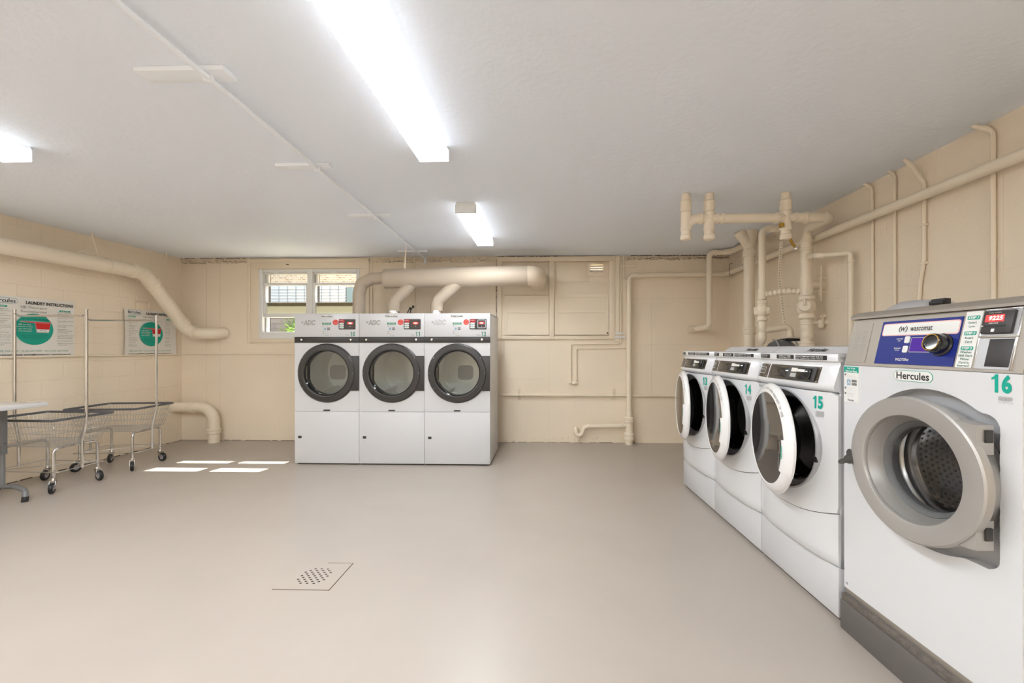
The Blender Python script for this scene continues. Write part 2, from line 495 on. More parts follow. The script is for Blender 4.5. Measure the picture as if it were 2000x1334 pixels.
for x, za, zb, s in ((-4.355, 1.5, 2.6, 12), (-0.715, 1.5, 2.62, 13), (0.985, 1.55, 2.55, 14)):
    rr = random.Random(s); z = za
    while z < zb:
        d = rr.uniform(0.01, 0.05); w = rr.uniform(0.001, 0.0045)
        m.box(x-w, x+w, YB-0.016, YB+0.001, z, min(z+d*rr.uniform(0.5, 1), zb)); z += d
for x0, x1, z0, z1, n, sd in ((-5.3, -4.4, 2.595, 2.66, 60, 31), (-2.5, -0.75, 2.60, 2.66, 90, 32), (1.15, 2.55, 2.615, 2.66, 130, 33), (-0.6, 1.9, 0.01, 0.09, 60, 34)):
    rr = random.Random(sd)
    for _ in range(n):
        x = rr.uniform(x0, x1); z = rr.uniform(z0, z1); a = rr.uniform(0.0015, 0.0055); e = a*rr.uniform(0.3, 0.8)
        m.prism([(x+a*math.cos(k*PI/3+0.3)*rr.uniform(0.6, 1.2), z+e*math.sin(k*PI/3+0.3)*rr.uniform(0.6, 1.2)) for k in range(6)], YB-(0.0185 if z > 1 else 0.003), YB-0.001)
struct(m, 'trim_5', 'rust_edge')
m = MB(); rr = random.Random(22)
for xa, xb in ((XL, -2.95), (-0.62, 1.3)):
    x = xa
    while x < xb:
        d = rr.uniform(0.04, 0.2); h = rr.uniform(0.001, 0.005); m.box(x, min(x+d, xb), YB-0.006, YB, 0.0, h); x += d+rr.uniform(0, 0.1)
y = -1.0
while y < YB:
    d = rr.uniform(0.05, 0.2); m.box(XL, XL+0.006, y, y+d, 0.0, rr.uniform(0.002, 0.009)); y += d+rr.uniform(0, 0.12)
struct(m, 'trim_6', 'rust_edge')
# hairline marks in the block walls
m = MB()
for x, za, zb in ((-1.93, 1.95, 2.6), (0.04, 0.05, 1.35), (-4.78, 0.02, 2.58), (-4.98, 0.02, 2.58), (1.50, 0.6, 2.0)):
    m.box(x-0.0015, x+0.0015, YB-0.002, YB, za, zb)
for x0, x1, z in ((-0.62, 0.0, 0.9), (1.2, 2.4, 2.05), (1.2, 2.4, 1.4), (-1.6, -0.75, 1.985)):
    m.box(x0, x1, YB-0.002, YB, z-0.0012, z+0.0012)
struct(m, 'trim_7', 'crumbled_plaster')

# window 1
m = MB(); ya, yb = 5.868, 5.955
m.box(WX0, WX1, ya, yb, 2.462, WZ1, 0.004); m.box(WX0, WX1, ya-0.01, yb, WZ0, 1.545, 0.004); m.box(WX0, WX1, ya+0.01, yb, 1.545, 1.588, 0.003)
m.box(WX0+0.001, WX0+0.055, ya-0.013, yb-0.002, WZ0+0.002, WZ1-0.002, 0.003); m.box(WX1-0.05, WX1-0.001, ya-0.013, yb-0.002, WZ0+0.002, WZ1-0.002, 0.003)
m.box(-3.473, -3.40, ya-0.006, yb+0.004, WZ0+0.003, WZ1-0.003, 0.004)
for xa, xb in ((WX0+0.055, -3.473), (-3.40, WX1-0.05)):
    m.box(xa, xb, ya+0.005, yb-0.01, 2.266, 2.303, 0.003)
    m.box(xa, xb, ya+0.008, yb-0.01, 1.800, 1.857, 0.003)
    m.box(xa, xa+0.032, ya+0.01, yb-0.015, 1.857, 2.266, 0.003); m.box(xb-0.028, xb, ya+0.01, yb-0.015, 1.857, 2.266, 0.003)
    m.box(xa+0.028, xa+0.05, ya+0.04, yb, 2.303, 2.462, 0.002); m.box(xb-0.012, xb, ya+0.04, yb, 2.303, 2.462, 0.002)
    m.box(xa, xb, ya+0.03, yb, 2.435, 2.462, 0.002); m.box(xa+0.02, xb-0.02, ya+0.03, yb, 2.013, 2.022)
    m.box(xa+0.012, xa+0.04, ya+0.04, yb, 1.588, 1.80, 0.002)
win = struct(m, 'window_1', 'window_vinyl')
m = MB()
for xa, xb in ((WX0+0.055, -3.473), (-3.40, WX1-0.05)):
    m.box(xa, xb, 5.918, 5.922, 2.02, 2.266); m.box(xa, xb, 5.918, 5.922, 2.303, 2.462)
m.box(WX0+0.055, -3.473, 5.918, 5.922, 1.588, 1.80); m.box(-3.40, WX1-0.05, 5.918, 5.922, 1.588, 1.80)
m.build('pane', 'window_glass', win)
dm = bpy.data.materials.new('sun_blocking_glass'); dm.use_nodes = True  # translucent olive sheet added to keep sun off the floor between bright patches
n_ = dm.node_tree.nodes; l_ = dm.node_tree.links; n_.clear()
o_ = n_.new('ShaderNodeOutputMaterial'); x_ = n_.new('ShaderNodeMixShader'); x_.inputs[0].default_value = 0.9
t_ = n_.new('ShaderNodeBsdfTransparent'); r_ = n_.new('ShaderNodeBsdfTranslucent'); r_.inputs[0].default_value = (0.20, 0.195, 0.15, 1)
l_.new(t_.outputs[0], x_.inputs[1]); l_.new(r_.outputs[0], x_.inputs[2]); l_.new(x_.outputs[0], o_.inputs[0]); MATS['sun_blocking_glass'] = dm
m = MB()
for xa, xb in ((WX0+0.08, -3.50), (-3.37, WX1-0.07)): m.box(xa, xb, 5.918, 5.923, 1.857, 2.016)
m.build('sun_blocking_pane', 'sun_blocking_glass', win)
m = MB()
for xa in (-4.0, -3.75, -3.28, -3.0): m.box(xa, xa+0.02, 5.905, 5.918, 2.303, 2.312, 0.002)
m.box(-3.78, -3.74, 5.848, 5.858, 2.56, 2.572, 0.002)
m.build('latch', 'dark_gap', win)
m = MB()
m.box(WX0, WX0+0.068, 5.957, 6.02, WZ0+0.002, WZ1-0.002); m.box(-3.41, -3.378, 5.961, 6.02, WZ0+0.002, WZ1-0.002)  # dark strips added to cover the sunlit reveal beside the panes
m.build('dark_reveal_strip', 'charcoal', win)
m = MB()
for xa, w in ((-3.98, 0.06), (-3.12, 0.07)): m.box(xa, xa+w, 5.87, 5.9, 2.440, 2.468, 0.004)
m.build('catch', 'window_vinyl', win)

# window 2: painted-over window filled with panels
m = MB()
m.box(-0.70, 0.975, YB-0.045, YB, 2.585, 2.655, 0.004); m.box(-0.70, -0.635, YB-0.04, YB, 1.50, 2.60, 0.004)
m.box(0.895, 0.975, YB-0.035, YB, 1.50, 2.60, 0.004); m.box(-0.70, 0.975, YB-0.03, YB, 1.475, 1.525, 0.006)
m.box(0.045, 0.115, YB-0.05, YB, 1.49, 2.59, 0.004)
w2 = struct(m, 'window_2', 'cream_trim')
def sash(x0, x1, z0, z1, mid, nm):
    q = MB(); t = 0.045; yy = YB-0.028
    q.box(x0, x1, yy, YB, z1-t, z1); q.box(x0, x1, yy, YB, z0, z0+t+0.015)
    q.box(x0, x0+t, yy, YB, z0+t+0.015, z1-t); q.box(x1-t, x1, yy, YB, z0+t+0.015, z1-t)
    q.box(x0+t, x1-t, YB-0.014, YB, z0, z1); q.box(x0+t, x1-t, YB-0.022, YB, mid-0.008, mid+0.008, 0.002)
    q.build(nm, 'cream_trim', w2)
sash(-0.60, 0.04, 1.54, 2.10, 1.86, 'sash')
sash(0.12, 0.89, 1.54, 2.12, 1.86, 'sash')
q = MB(); q.box(0.15, 0.86, YB-0.016, YB, 2.12, 2.285, 0.003); q.box(0.15, VX0-0.02, YB-0.008, YB, 2.30, 2.58, 0.002); q.box(-0.62, 0.03, YB-0.008, YB, 2.11, 2.58, 0.002)
q.build('filler_panel', 'cream_trim', w2)
q = MB()
q.box(VX0-0.03, VX0, YB-0.024, YB, VZ0-0.05, VZ1+0.02, 0.002); q.box(VX1, VX1+0.02, YB-0.024, YB, VZ0-0.05, VZ1+0.02, 0.002)
q.box(VX0-0.032, VX1+0.022, YB-0.027, YB-0.001, VZ1, VZ1+0.022, 0.002); q.box(VX0-0.032, VX1+0.022, YB-0.027, YB-0.001, VZ0-0.06, VZ0, 0.002)
q.build('vent_frame', 'cream_trim', w2)
q = MB()
for k in range(3): q.box(VX0, VX1, YB+0.0, YB+0.05, VZ0+0.012+k*0.034, VZ0+0.03+k*0.034, 0, M=None)
q.build('louver', 'label_white', w2)
q = MB(); q.lathe([(0.0, 0.0), (0.011, 0.0)], (0.87, YB-0.032, 1.565), (0, -1, 0), 12); q.build('knob_hole', 'dark_gap', w2)

# ------------------------------------------------------------------ outside the window
m = MB(); m.box(-14, 8, YB+0.22, 14, 1.05, 1.30); struct(m, 'ground', 'ext_soil')
m = MB(); m.box(-14, 8, 9.4, 9.7, 1.2, 4.4); o = m.build('building_facade', 'ext_brick')
tag(o, 'orange brick house wall across the yard, seen through the window', 'building')
q = MB(); q.box(-4.62, -1.0, 9.36, 9.4, 2.10, 2.76); q.build('grey_green_panel', 'ext_green_wall', o)
q = MB(); q.box(-14, 8, 9.35, 9.4, 1.3, 2.10); q.build('block_base', 'ext_block', o)
q = MB()
for k in range(6): q.box(-9.5, -4.64, 9.33, 9.39, 2.36+k*0.07, 2.405+k*0.07, 0.004)
q.build('white_shutter', 'white_paint', o)
q = MB()
for k in range(24): q.box(-9.4+k*0.2, -9.388+k*0.2, 9.322, 9.332, 2.34, 2.79)
q.build('shutter_rod', 'mid_grey', o)
q = MB(); q.box(-9.5, -4.64, 9.30, 9.36, 2.14, 2.21, 0.004); q.box(-9.5, -4.64, 9.37, 9.4, 2.36, 2.80); q.build('white_ledge', 'white_paint', o)
rr = random.Random(3)
def shrub(x, y, z0, hgt, n, name, label):
    q = MB(); b = bmesh.new()
    for i in range(n):
        a = rr.uniform(0, 2*PI); r = rr.uniform(0, 0.34)*(0.4+0.6*rr.random()); h = rr.uniform(0.1, hgt)
        p = Vector((x+r*math.cos(a), y+r*math.sin(a), z0+h)); L = rr.uniform(0.06, 0.13)
        d = Vector((math.cos(a), math.sin(a), rr.uniform(-0.3, 0.6))).normalized()*L; s = d.cross(Vector((0, 0, 1))).normalized()*L*0.22
        vs_ = [b.verts.new(c) for c in (p, p+d*0.5+s, p+d, p+d*0.5-s)]; b.faces.new(vs_)
        if i % 6 == 0: q.tube([(x+0.1*math.cos(a), y+0.1*math.sin(a), z0), tuple(p)], 0.003, 5)
    q._add(b); o = q.build(name, 'leaf'); tag(o, label, 'shrub')
shrub(-4.15, 6.85, 1.3, 0.42, 420, 'leafy_shrub', 'bright green leafy shrub outside the lower left window pane')
shrub(-5.6, 8.9, 1.3, 0.95, 260, 'leafy_shrub', 'green shrub by the far brick wall, seen low in the right-hand window')

# ================================================================== LIGHTS
def light(name, x0, x1, y0, y1, label, parts=True):
    t = thing(name, label, 'ceiling light', ((x0+x1)/2, (y0+y1)/2, H-0.001), 0, 'fluorescent wrap lights on the ceiling')
    w = (x1-x0)/2; L = (y1-y0)/2
    q = MB(); q.prism([(-w*0.72, 0.0), (w*0.72, 0.0), (w*0.72, -0.03), (-w*0.72, -0.03)], -L, L); q.build('housing', 'fixture_white', t)
    q = MB(); q.prism([(-w*0.93, -0.090), (w*0.93, -0.090), (w*0.93, -0.0975), (-w*0.93, -0.0975)], -L+0.014, L-0.014); q.build('diffuser', 'diffuser', t)
    q = MB(); q.prism([(-w*0.96, -0.022), (w*0.96, -0.022), (w, -0.085), (w*0.93, -0.096), (-w*0.93, -0.096), (-w, -0.085)], -L+0.012, L-0.012); q.build('lens_side', 'diffuser_side', t)
    for s in (-1, 1):
        q = MB(); ye = s*L
        q.prism([(-w*0.86, 0), (w*0.86, 0), (w*1.01, -0.025), (w*1.01, -0.099), (-w*1.01, -0.099), (-w*1.01, -0.025)], ye-0.007, ye+0.007, 0.002); q.build('end_cap', 'fixture_white', t)
light('ceiling_light', -0.83, -0.635, 0.21, 2.66, 'long white fluorescent light overhead, nearest and widest in view')
light('ceiling_light', -0.82, -0.63, 3.68, 4.86, 'short fluorescent light near the back wall with its end cap showing')
light('ceiling_light', -3.56, -3.36, 0.14, 2.59, 'fluorescent light cut off by the left edge, only its tip showing')
light('ceiling_light', 0.9, 1.1, -3.4, -1.0, 'added unseen fill light behind the viewer on the washer side')  # this and the next two are unseen fixtures added to raise the room light
light('ceiling_light', -1.5, -1.3, -3.4, -1.0, 'added unseen fill light behind the viewer in the middle of the room')
light('ceiling_light', -4.2, -4.0, -3.4, -1.0, 'added unseen fill light behind the viewer on the cart side')

# conduit along the ceiling on wooden battens
t = thing('ceiling_conduit', 'long white painted conduit running along the ceiling to the back wall', 'conduit', (-1.6, 2, H))
t0 = Vector((-1.6, 2, H))
q = MB(); q.tube([tuple(Vector(p)-t0) for p in ((-1.49, -2.5, 2.632), (-1.60, 1.90, 2.632), (-1.735, 5.80, 2.632), (-1.735, 5.845, 2.632))], 0.0125, 12); q.build('conduit_pipe', 'ceiling_fitting_paint', t)
q = MB(); q.tube([tuple(Vector(p)-t0) for p in ((-1.735, 5.84, 2.655), (-1.735, 5.84, 2.56))], 0.018, 10); q.build('conduit_fitting', 'ceiling_fitting_paint', t)
for k, y in enumerate((1.90, 2.885, 3.985, 5.48)):
    x = -1.60-(y-1.9)*0.0346
    q = MB(); q.box(x-0.022-t0.x, x+0.022-t0.x, y-0.012-t0.y, y+0.012-t0.y, -0.055, -0.02, 0.005); q.build('pipe_clip', 'ceiling_fitting_paint', t)
for x0, x1, y0, y1, lb in ((-1.93, -1.50, 1.86, 1.95, 'white ceiling batten under the conduit, nearest and widest of the four'),
                           (-1.93, -1.54, 2.86, 2.92, 'white ceiling batten under the conduit beside the long light'),
                           (-1.95, -1.51, 3.96, 4.01, 'white ceiling batten under the conduit level with the short light'),
                           (-2.01, -1.60, 5.46, 5.51, 'white ceiling batten under the conduit next to the back wall')):
    q = MB(); q.box(x0, x1, y0, y1, H-0.022, H, 0.002); tag(q.build('ceiling_batten', 'ceiling_fitting_paint'), lb, 'batten', 'battens on the ceiling')

# ================================================================== PIPES
def rel(pts, o): return [(p[0]-o[0], p[1]-o[1], p[2]-o[2]) for p in pts]
def collar(par, o, p0, p1, r, name='coupling', m='cream_paint'):
    q = MB(); a = Vector(p0)-Vector(o); b = Vector(p1)-Vector(o); ax = (b-a); L = ax.length
    q.lathe([(0, 0), (r*0.93, 0), (r, L*0.12), (r, L*0.30), (r*0.95, L*0.36), (r*0.95, L*0.64), (r, L*0.70), (r, L*0.88), (r*0.93, L), (0, L)], tuple(a), tuple(ax.normalized()), 24)
    return q.build(name, m, par)

# left wall drain
o = (-5.15, 4.0, 2.0)
t = thing('drain_pipe', 'fat cream drain pipe along the left wall bending down to the back corner', 'pipe', o)
q = MB(); q.tube(rel([(-5.15, -3.9, 2.36), (-5.15, 5.10, 2.315), (-5.07, 5.68, 1.565), (-4.80, 5.70, 1.555), (-4.70, 5.88, 1.57)], o), 0.082, 24, 0.16); q.build('pipe', 'cream_paint', t)
for a, b in (((-5.15, 4.93, 2.318), (-5.15, 5.0, 2.316)), ((-5.142, 5.17, 2.235), (-5.130, 5.235, 2.15)), ((-5.087, 5.55, 1.735), (-5.080, 5.60, 1.67)), ((-5.01, 5.68, 1.565), (-4.95, 5.685, 1.56))):
    collar(t, o, a, b, 0.093)
q = MB(); q.lathe([(0.084, -0.018), (0.088, -0.018), (0.088, 0.018), (0.084, 0.018)], rel([(-5.15, 4.67, 2.318)], o)[0], (0, 1, 0), 24, closed=True)
q.tube(rel([(-5.15, 4.55, 2.405), (-5.15, 4.55, 2.46), (-5.15, 4.50, 2.665)], o), 0.006, 8); q.tube(rel([(-5.15, 4.36, 2.405), (-5.15, 4.46, 2.45), (-5.15, 4.67, 2.412)], o), 0.009, 8, 0.04)
q.build('pipe_hanger', 'cream_paint', t)
q = MB(); q.tube(rel([(-5.19, 5.459, 2.667), (-5.19, 5.46, 2.53), (-5.18, 5.38, 2.45), (-5.14, 5.20, 2.34)], o), 0.006, 8, 0.08); q.build('hanger_rod', 'cream_paint', t)
# floor elbow in the corner
o = (-4.76, 5.74, 0)
t = thing('elbow_pipe', 'short cream elbow pipe from the left corner down into the floor', 'pipe', o)
q = MB(); q.tube(rel([(-5.36, 5.74, 0.50), (-4.76, 5.74, 0.50), (-4.76, 5.74, 0.0)], o), 0.072, 24, 0.2); q.build('pipe', 'cream_paint', t)
collar(t, o, (-5.10, 5.74, 0.50), (-5.04, 5.74, 0.50), 0.083); collar(t, o, (-4.76, 5.74, 0.125), (-4.76, 5.74, 0.20), 0.086)
q = MB(); q.tube([(-0.60, 0, 0.50), (-0.585, 0, 0.50)], 0.088, 20); q.build('wall_flange', 'cream_paint', t)
# conduit on left and back wall
q = MB(); q.tube([(XL+0.014, -3.9, 1.255), (XL+0.014, YB-0.014, 1.262), (-2.9, YB-0.014, 1.268)], 0.012, 10, 0.04)
tag(q.build('wall_conduit', 'cream_paint'), 'thin cream conduit running low across the left wall under the posters', 'conduit')
o = (XL, 5.28, 2.0)
t = thing('junction_box', 'small cream junction box with thin conduit above the smaller poster', 'electrical box', o)
q = MB(); q.box(0, 0.028, -0.09, 0.09, -0.03, 0.035, 0.004); q.build('box', 'cream_trim', t)
q = MB(); q.tube([(0.012, 0.085, -0.02), (0.012, 0.085, -0.135)], 0.008, 8); q.build('conduit', 'cream_paint', t)

# exhaust duct
o = (-1.2, 5.33, 2.28)
t = thing('exhaust_duct', 'big horizontal tan exhaust duct above the three dryers', 'duct', o)
zl, zr = 2.262, 2.296
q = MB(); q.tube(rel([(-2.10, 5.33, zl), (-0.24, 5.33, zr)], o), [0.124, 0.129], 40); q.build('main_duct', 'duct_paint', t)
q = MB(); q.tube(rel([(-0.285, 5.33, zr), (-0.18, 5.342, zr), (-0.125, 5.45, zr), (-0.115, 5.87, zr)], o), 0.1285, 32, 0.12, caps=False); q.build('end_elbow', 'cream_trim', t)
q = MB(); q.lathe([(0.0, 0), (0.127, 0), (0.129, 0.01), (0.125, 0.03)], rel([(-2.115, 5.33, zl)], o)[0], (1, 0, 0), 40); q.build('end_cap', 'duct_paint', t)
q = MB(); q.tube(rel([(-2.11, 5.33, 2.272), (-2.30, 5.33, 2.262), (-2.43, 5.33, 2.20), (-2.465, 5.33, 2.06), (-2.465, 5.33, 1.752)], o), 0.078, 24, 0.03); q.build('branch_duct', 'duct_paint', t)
for bx, tx in ((-2.005, -1.80), (-1.435, -1.21)):
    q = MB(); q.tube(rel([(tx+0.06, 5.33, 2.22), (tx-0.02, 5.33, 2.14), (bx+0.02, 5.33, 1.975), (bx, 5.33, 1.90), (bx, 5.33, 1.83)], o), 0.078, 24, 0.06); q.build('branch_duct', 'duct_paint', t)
    q = MB(); q.tube(rel([(bx, 5.33, 1.838), (bx, 5.33, 1.752)], o), 0.079, 24); q.build('foil_collar', 'foil', t, label='crinkled shiny foil collar')
for a, b in (((-2.465, 5.33, 2.05), (-2.465, 5.33, 2.056)), ((-2.24, 5.33, 2.265), (-2.234, 5.33, 2.265)), ((-1.925, 5.33, 2.055), (-1.921, 5.33, 2.06)), ((-1.2, 5.33, 2.278), (-1.194, 5.33, 2.278))):
    pass
q = MB()
for i in range(10):
    zz = 2.60-i*0.024; q.box(-1.79-0.002*i-o[0]-0.008, -1.79-0.002*i-o[0]+0.008, -0.15+0.012*0, -0.147, zz-0.006-o[2], zz+0.017-o[2])
q.tube(rel([(-1.79, 5.182, 2.667), (-1.80, 5.182, 2.36)], o), 0.004, 6)
q.build('hanger_strap', 'cream_paint', t)
# socket behind the dryers
o = (-1.93, YB, 1.92)
t = thing('wall_outlet', 'wall outlet with two black plugs behind the middle dryer', 'outlet', o)
q = MB(); q.box(-0.055, 0.055, -0.03, 0, -0.06, 0.06, 0.004); q.build('outlet_box', 'cream_trim', t)
q = MB(); q.tube([(0.03, -0.012, 0.06), (0.03, -0.012, 0.735)], 0.011, 10); q.build('conduit', 'cream_paint', t)
for x, z, s in ((-0.02, 0.0, -1), (0.022, 0.025, 1)):
    q = MB(); q.box(x-0.012, x+0.012, -0.06, -0.03, z-0.016, z+0.016, 0.004); q.tube([(x, -0.055, z), (x+s*0.004, -0.075, z-0.01), (x-0.03, -0.075, z-0.06), (x-0.05, -0.07, z-0.25)], 0.006, 8, 0.03); q.build('plug', 'black_rubber', t)
q = MB(); q.tube([(-2.52, YB-0.012, 1.75), (-2.52, YB-0.012, 2.655)], 0.009, 8); tag(q.build('wall_conduit', 'cream_paint'), 'thin vertical cream conduit between the window and the big duct', 'conduit')

# tall drain at the back, round the corner and along the right wall
o = (1.165, 5.79, 0)
t = thing('drain_pipe', 'long cream pipe rising from the floor, turning along back and right walls', 'pipe', o)
q = MB(); q.tube(rel([(1.165, 5.79, 0.1), (1.165, 5.79, 2.372), (2.505, 5.79, 2.385), (2.515, 5.40, 2.385), (2.515, -3.9, 2.345)], o), 0.034, 20, 0.07); q.build('pipe', 'cream_paint', t)
for z0, z1, r in ((0.44, 0.515, 0.041), (0.30, 0.385, 0.064), (0.06, 0.165, 0.072)): collar(t, o, (1.165, 5.79, z0), (1.165, 5.79, z1), r)
q = MB(); q.lathe([(0.052, 0), (0.052, 0.07), (0.05, 0.15), (0.05, 0.33), (0.043, 0.38), (0.043, 0.45)], (0, 0, 0), (0, 0, 1), 24); q.build('pipe_base', 'cream_paint', t)
collar(t, o, (1.165, 5.79, 2.26), (1.165, 5.79, 2.31), 0.039); collar(t, o, (1.25, 5.79, 2.374), (1.29, 5.79, 2.374), 0.039); collar(t, o, (2.42, 5.79, 2.384), (2.47, 5.79, 2.384), 0.040)
q = MB(); q.tube(rel([(2.52, 5.62, 2.50), (2.48, 5.60, 2.49), (2.47, 5.60, 2.44), (2.475, 5.60, 2.34), (2.52, 5.60, 2.33)], o), 0.0028, 8, 0.02); q.build('pipe_hook', 'rust_edge', t)
q = MB(); q.tube(rel([(1.165, 5.79, 0.262), (0.53, 5.79, 0.245), (0.505, 5.79, 0.125), (0.425, 5.79, 0.125), (0.425, 5.80, 0.20), (0.425, 5.88, 0.20)], o), 0.03, 16, 0.05); q.build('trap_pipe', 'cream_paint', t)
collar(t, o, (1.05, 5.79, 0.26), (1.09, 5.79, 0.26), 0.038); collar(t, o, (0.585, 5.79, 0.247), (0.61, 5.79, 0.247), 0.036)
q = MB(); q.lathe([(0, 0), (0.016, 0), (0.016, 0.02), (0, 0.02)], rel([(0.465, 5.79, 0.075)], o)[0], (0, 0, 1), 10); q.build('drain_plug', 'cream_paint', t)
# thin supply lines
o = (0.4, YB, 1.0)
t = thing('supply_pipe', 'pair of thin cream supply lines stepping down the back wall to a small valve', 'pipe', o)
q = MB(); yy = YB-0.02
q.tube(rel([(1.065, yy, 2.66), (1.065, yy, 1.413), (0.353, yy, 1.405), (0.353, yy, 0.86)], o), 0.007, 8, 0.03); q.build('pipe', 'cream_paint', t)
q = MB(); q.tube(rel([(1.10, yy, 2.66), (1.10, yy, 2.36), (1.14, yy, 2.30)], o), 0.007, 8, 0.03); q.build('pipe', 'cream_paint', t); q = MB(); q.tube(rel([(1.13, yy, 1.35), (0.433, yy, 1.345), (0.433, yy, 0.86)], o), 0.007, 8, 0.03); q.build('pipe', 'cream_paint', t)
q = MB()
for x in (0.353, 0.433): q.lathe([(0, 0), (0.014, 0), (0.018, 0.02), (0.012, 0.035), (0.018, 0.05), (0, 0.05)], rel([(x, yy, 0.84)], o)[0], (0, 0, 1), 10); q.lathe([(0, 0), (0.012, 0), (0.012, 0.014), (0, 0.014)], rel([(x, yy, 1.04)], o)[0], (0, 0, 1), 10)
q.tube(rel([(0.33, yy-0.005, 0.855), (0.46, yy-0.005, 0.855)], o), 0.011, 8); q.box(-0.03, 0.02, -0.05, -0.02, -0.165, -0.12, 0.006); q.build('valve', 'cream_paint', t)
q = MB(); q.box(0.575, 0.72, -0.03, 0, 0.49, 0.52, 0.003); q.box(0.575, 0.70, -0.028, 0, 0.545, 0.57, 0.003); q.build('pipe_bracket', 'label_white', t)
q = MB(); q.box(0.975, 1.045, YB-0.02, YB, 1.44, 2.655, 0.003); tag(q.build('wall_raceway', 'cream_paint'), 'flat vertical cream raceway board right of the panelled-over window', 'raceway')
q = MB(); q.box(1.05, 1.30, YB-0.016, YB, 2.50, 2.54, 0.003); tag(q.build('mounting_strip', 'cream_paint'), 'short horizontal cream mounting strip above the corner pipe', 'bracket')
q = MB(); q.box(0.516, 0.532, YB-0.006, YB-0.001, 1.24, 1.50); tag(q.build('metal_strap', 'cream_paint'), 'short vertical metal strap hanging under the panelled-over window', 'strap')
# low pipe
o = (0.6, YB-0.03, 0.68)
t = thing('wall_pipe', 'knee-high cream pipe running level across the back wall behind the washers', 'pipe', o)
q = MB(); q.tube(rel([(-2.9, YB-0.03, 0.686), (XR, YB-0.03, 0.676)], o), 0.02, 14); q.build('pipe', 'cream_paint', t)
for x in (-0.385, 0.965):
    q = MB(); q.box(x-0.6-0.018, x-0.6+0.018, 0.012, 0.03, -0.07, 0.09, 0.003); q.lathe([(0.021, -0.012), (0.025, -0.012), (0.025, 0.012), (0.021, 0.012)], (x-0.6, 0, 0), (1, 0, 0), 14, closed=True); q.build('pipe_clamp', 'crumbled_plaster', t)

# corner pipe from the ceiling
o = (2.16, 5.50, 1.63)
t = thing('corner_pipe', 'cream pipe dropping in the back right corner to a plastered wall hole', 'pipe', o)
q = MB(); q.tube(rel([(2.06, 5.88, 1.615), (2.13, 5.60, 1.625), (2.165, 5.50, 1.64), (2.165, 5.50, 2.618), (2.34, 5.50, 2.618), (2.44, 5.38, 2.618), (2.44, 4.72, 2.618)], o), 0.037, 18, 0.06); q.build('pipe', 'cream_paint', t)
q = MB(); q.lathe([(0, 0), (0.045, 0), (0.04, 0.02), (0.06, 0.05), (0.042, 0.08), (0.065, 0.115), (0, 0.12)], (-0.10, 0.255, -0.02), (0.05, 1, 0), 9); q.build('plaster_blob', 'crumbled_plaster', t)
collar(t, o, (2.235, 5.50, 2.618), (2.265, 5.50, 2.618), 0.043)

# waste stack
o = (2.29, 4.69, 0)
t = thing('waste_stack', 'thick cream vertical waste stack behind the washers, meeting the ceiling', 'pipe', o)
q = MB(); q.lathe([(0.058, 0), (0.058, 2.45), (0.062, 2.50), (0.072, 2.55), (0.09, 2.63), (0.09, 2.666)], (0, 0, 0), (0, 0, 1), 28); q.build('pipe', 'cream_paint', t)
collar(t, o, (2.29, 4.69, 2.38), (2.29, 4.69, 2.47), 0.069); collar(t, o, (2.29, 4.69, 1.50), (2.29, 4.69, 1.59), 0.069)
q = MB(); q.tube([(0.0, 0, 2.52), (-0.13, -0.03, 2.665)], 0.062, 22); q.build('side_inlet', 'cream_paint', t)

# water riser with valve and lower outlet
o = (2.117, 4.08, 1.4)
t = thing('water_riser', 'slim cream riser with valve and pointed bottom beside the thick stack', 'pipe', o)
q = MB(); q.tube(rel([(2.117, 4.08, 1.48), (2.117, 4.08, 2.52), (2.36, 4.08, 2.525), (2.37, 4.08, 2.667)], o), 0.033, 18, 0.06); q.build('pipe', 'cream_paint', t)
collar(t, o, (2.117, 4.08, 1.83), (2.117, 4.08, 1.935), 0.040); collar(t, o, (2.18, 4.08, 2.52), (2.30, 4.08, 2.522), 0.040)
q = MB(); q.lathe([(0.04, 0), (0.047, 0.01), (0.047, 0.03), (0.038, 0.045), (0.058, 0.08), (0.062, 0.11), (0.055, 0.14), (0.038, 0.165), (0.047, 0.18), (0.047, 0.20), (0.036, 0.21)], (0, 0, 0.215), (0, 0, 1), 22)
q.lathe([(0, -0.07), (0.042, -0.07), (0.05, -0.05), (0.04, 0), (0.05, 0.05), (0.042, 0.07), (0, 0.07)], (0, 0, 0.315), (1, -0.6, 0), 8); q.build('valve', 'cream_paint', t)
q = MB(); q.lathe([(0.0, -0.045), (0.008, -0.045), (0.015, -0.025), (0.030, -0.01), (0.040, 0.03), (0.040, 0.06), (0.033, 0.09), (0.038, 0.10), (0.038, 0.19), (0.034, 0.2)], (0, 0, 0.015), (0, 0, 1), 20); q.build('end_drip', 'cream_paint', t)
q = MB(); q.tube(rel([(2.117, 4.08, 1.52), (2.375, 4.06, 1.558), (2.375, 4.06, 1.45)], o), 0.030, 18, 0.05); q.build('outlet_pipe', 'cream_paint', t)
q = MB(); q.box(2.31-o[0], 2.44-o[0], -0.08, 0.04, 0.045, 0.06, 0.004); q.build('flange', 'cream_paint', t)
pts = []; rad = []
for k in range(25):
    f = k/24; pts.append((0.03+0.26*f, -0.01-0.15*f, 0.475+0.02*math.sin(f*3))); rad.append(0.027+0.0045*math.sin(k*2.1)+(0.004 if 9 < k < 16 else 0))
q = MB(); q.tube(pts, rad, 14); q.build('wrapped_link', 'cream_paint', t, label='cross pipe wrapped in tape')
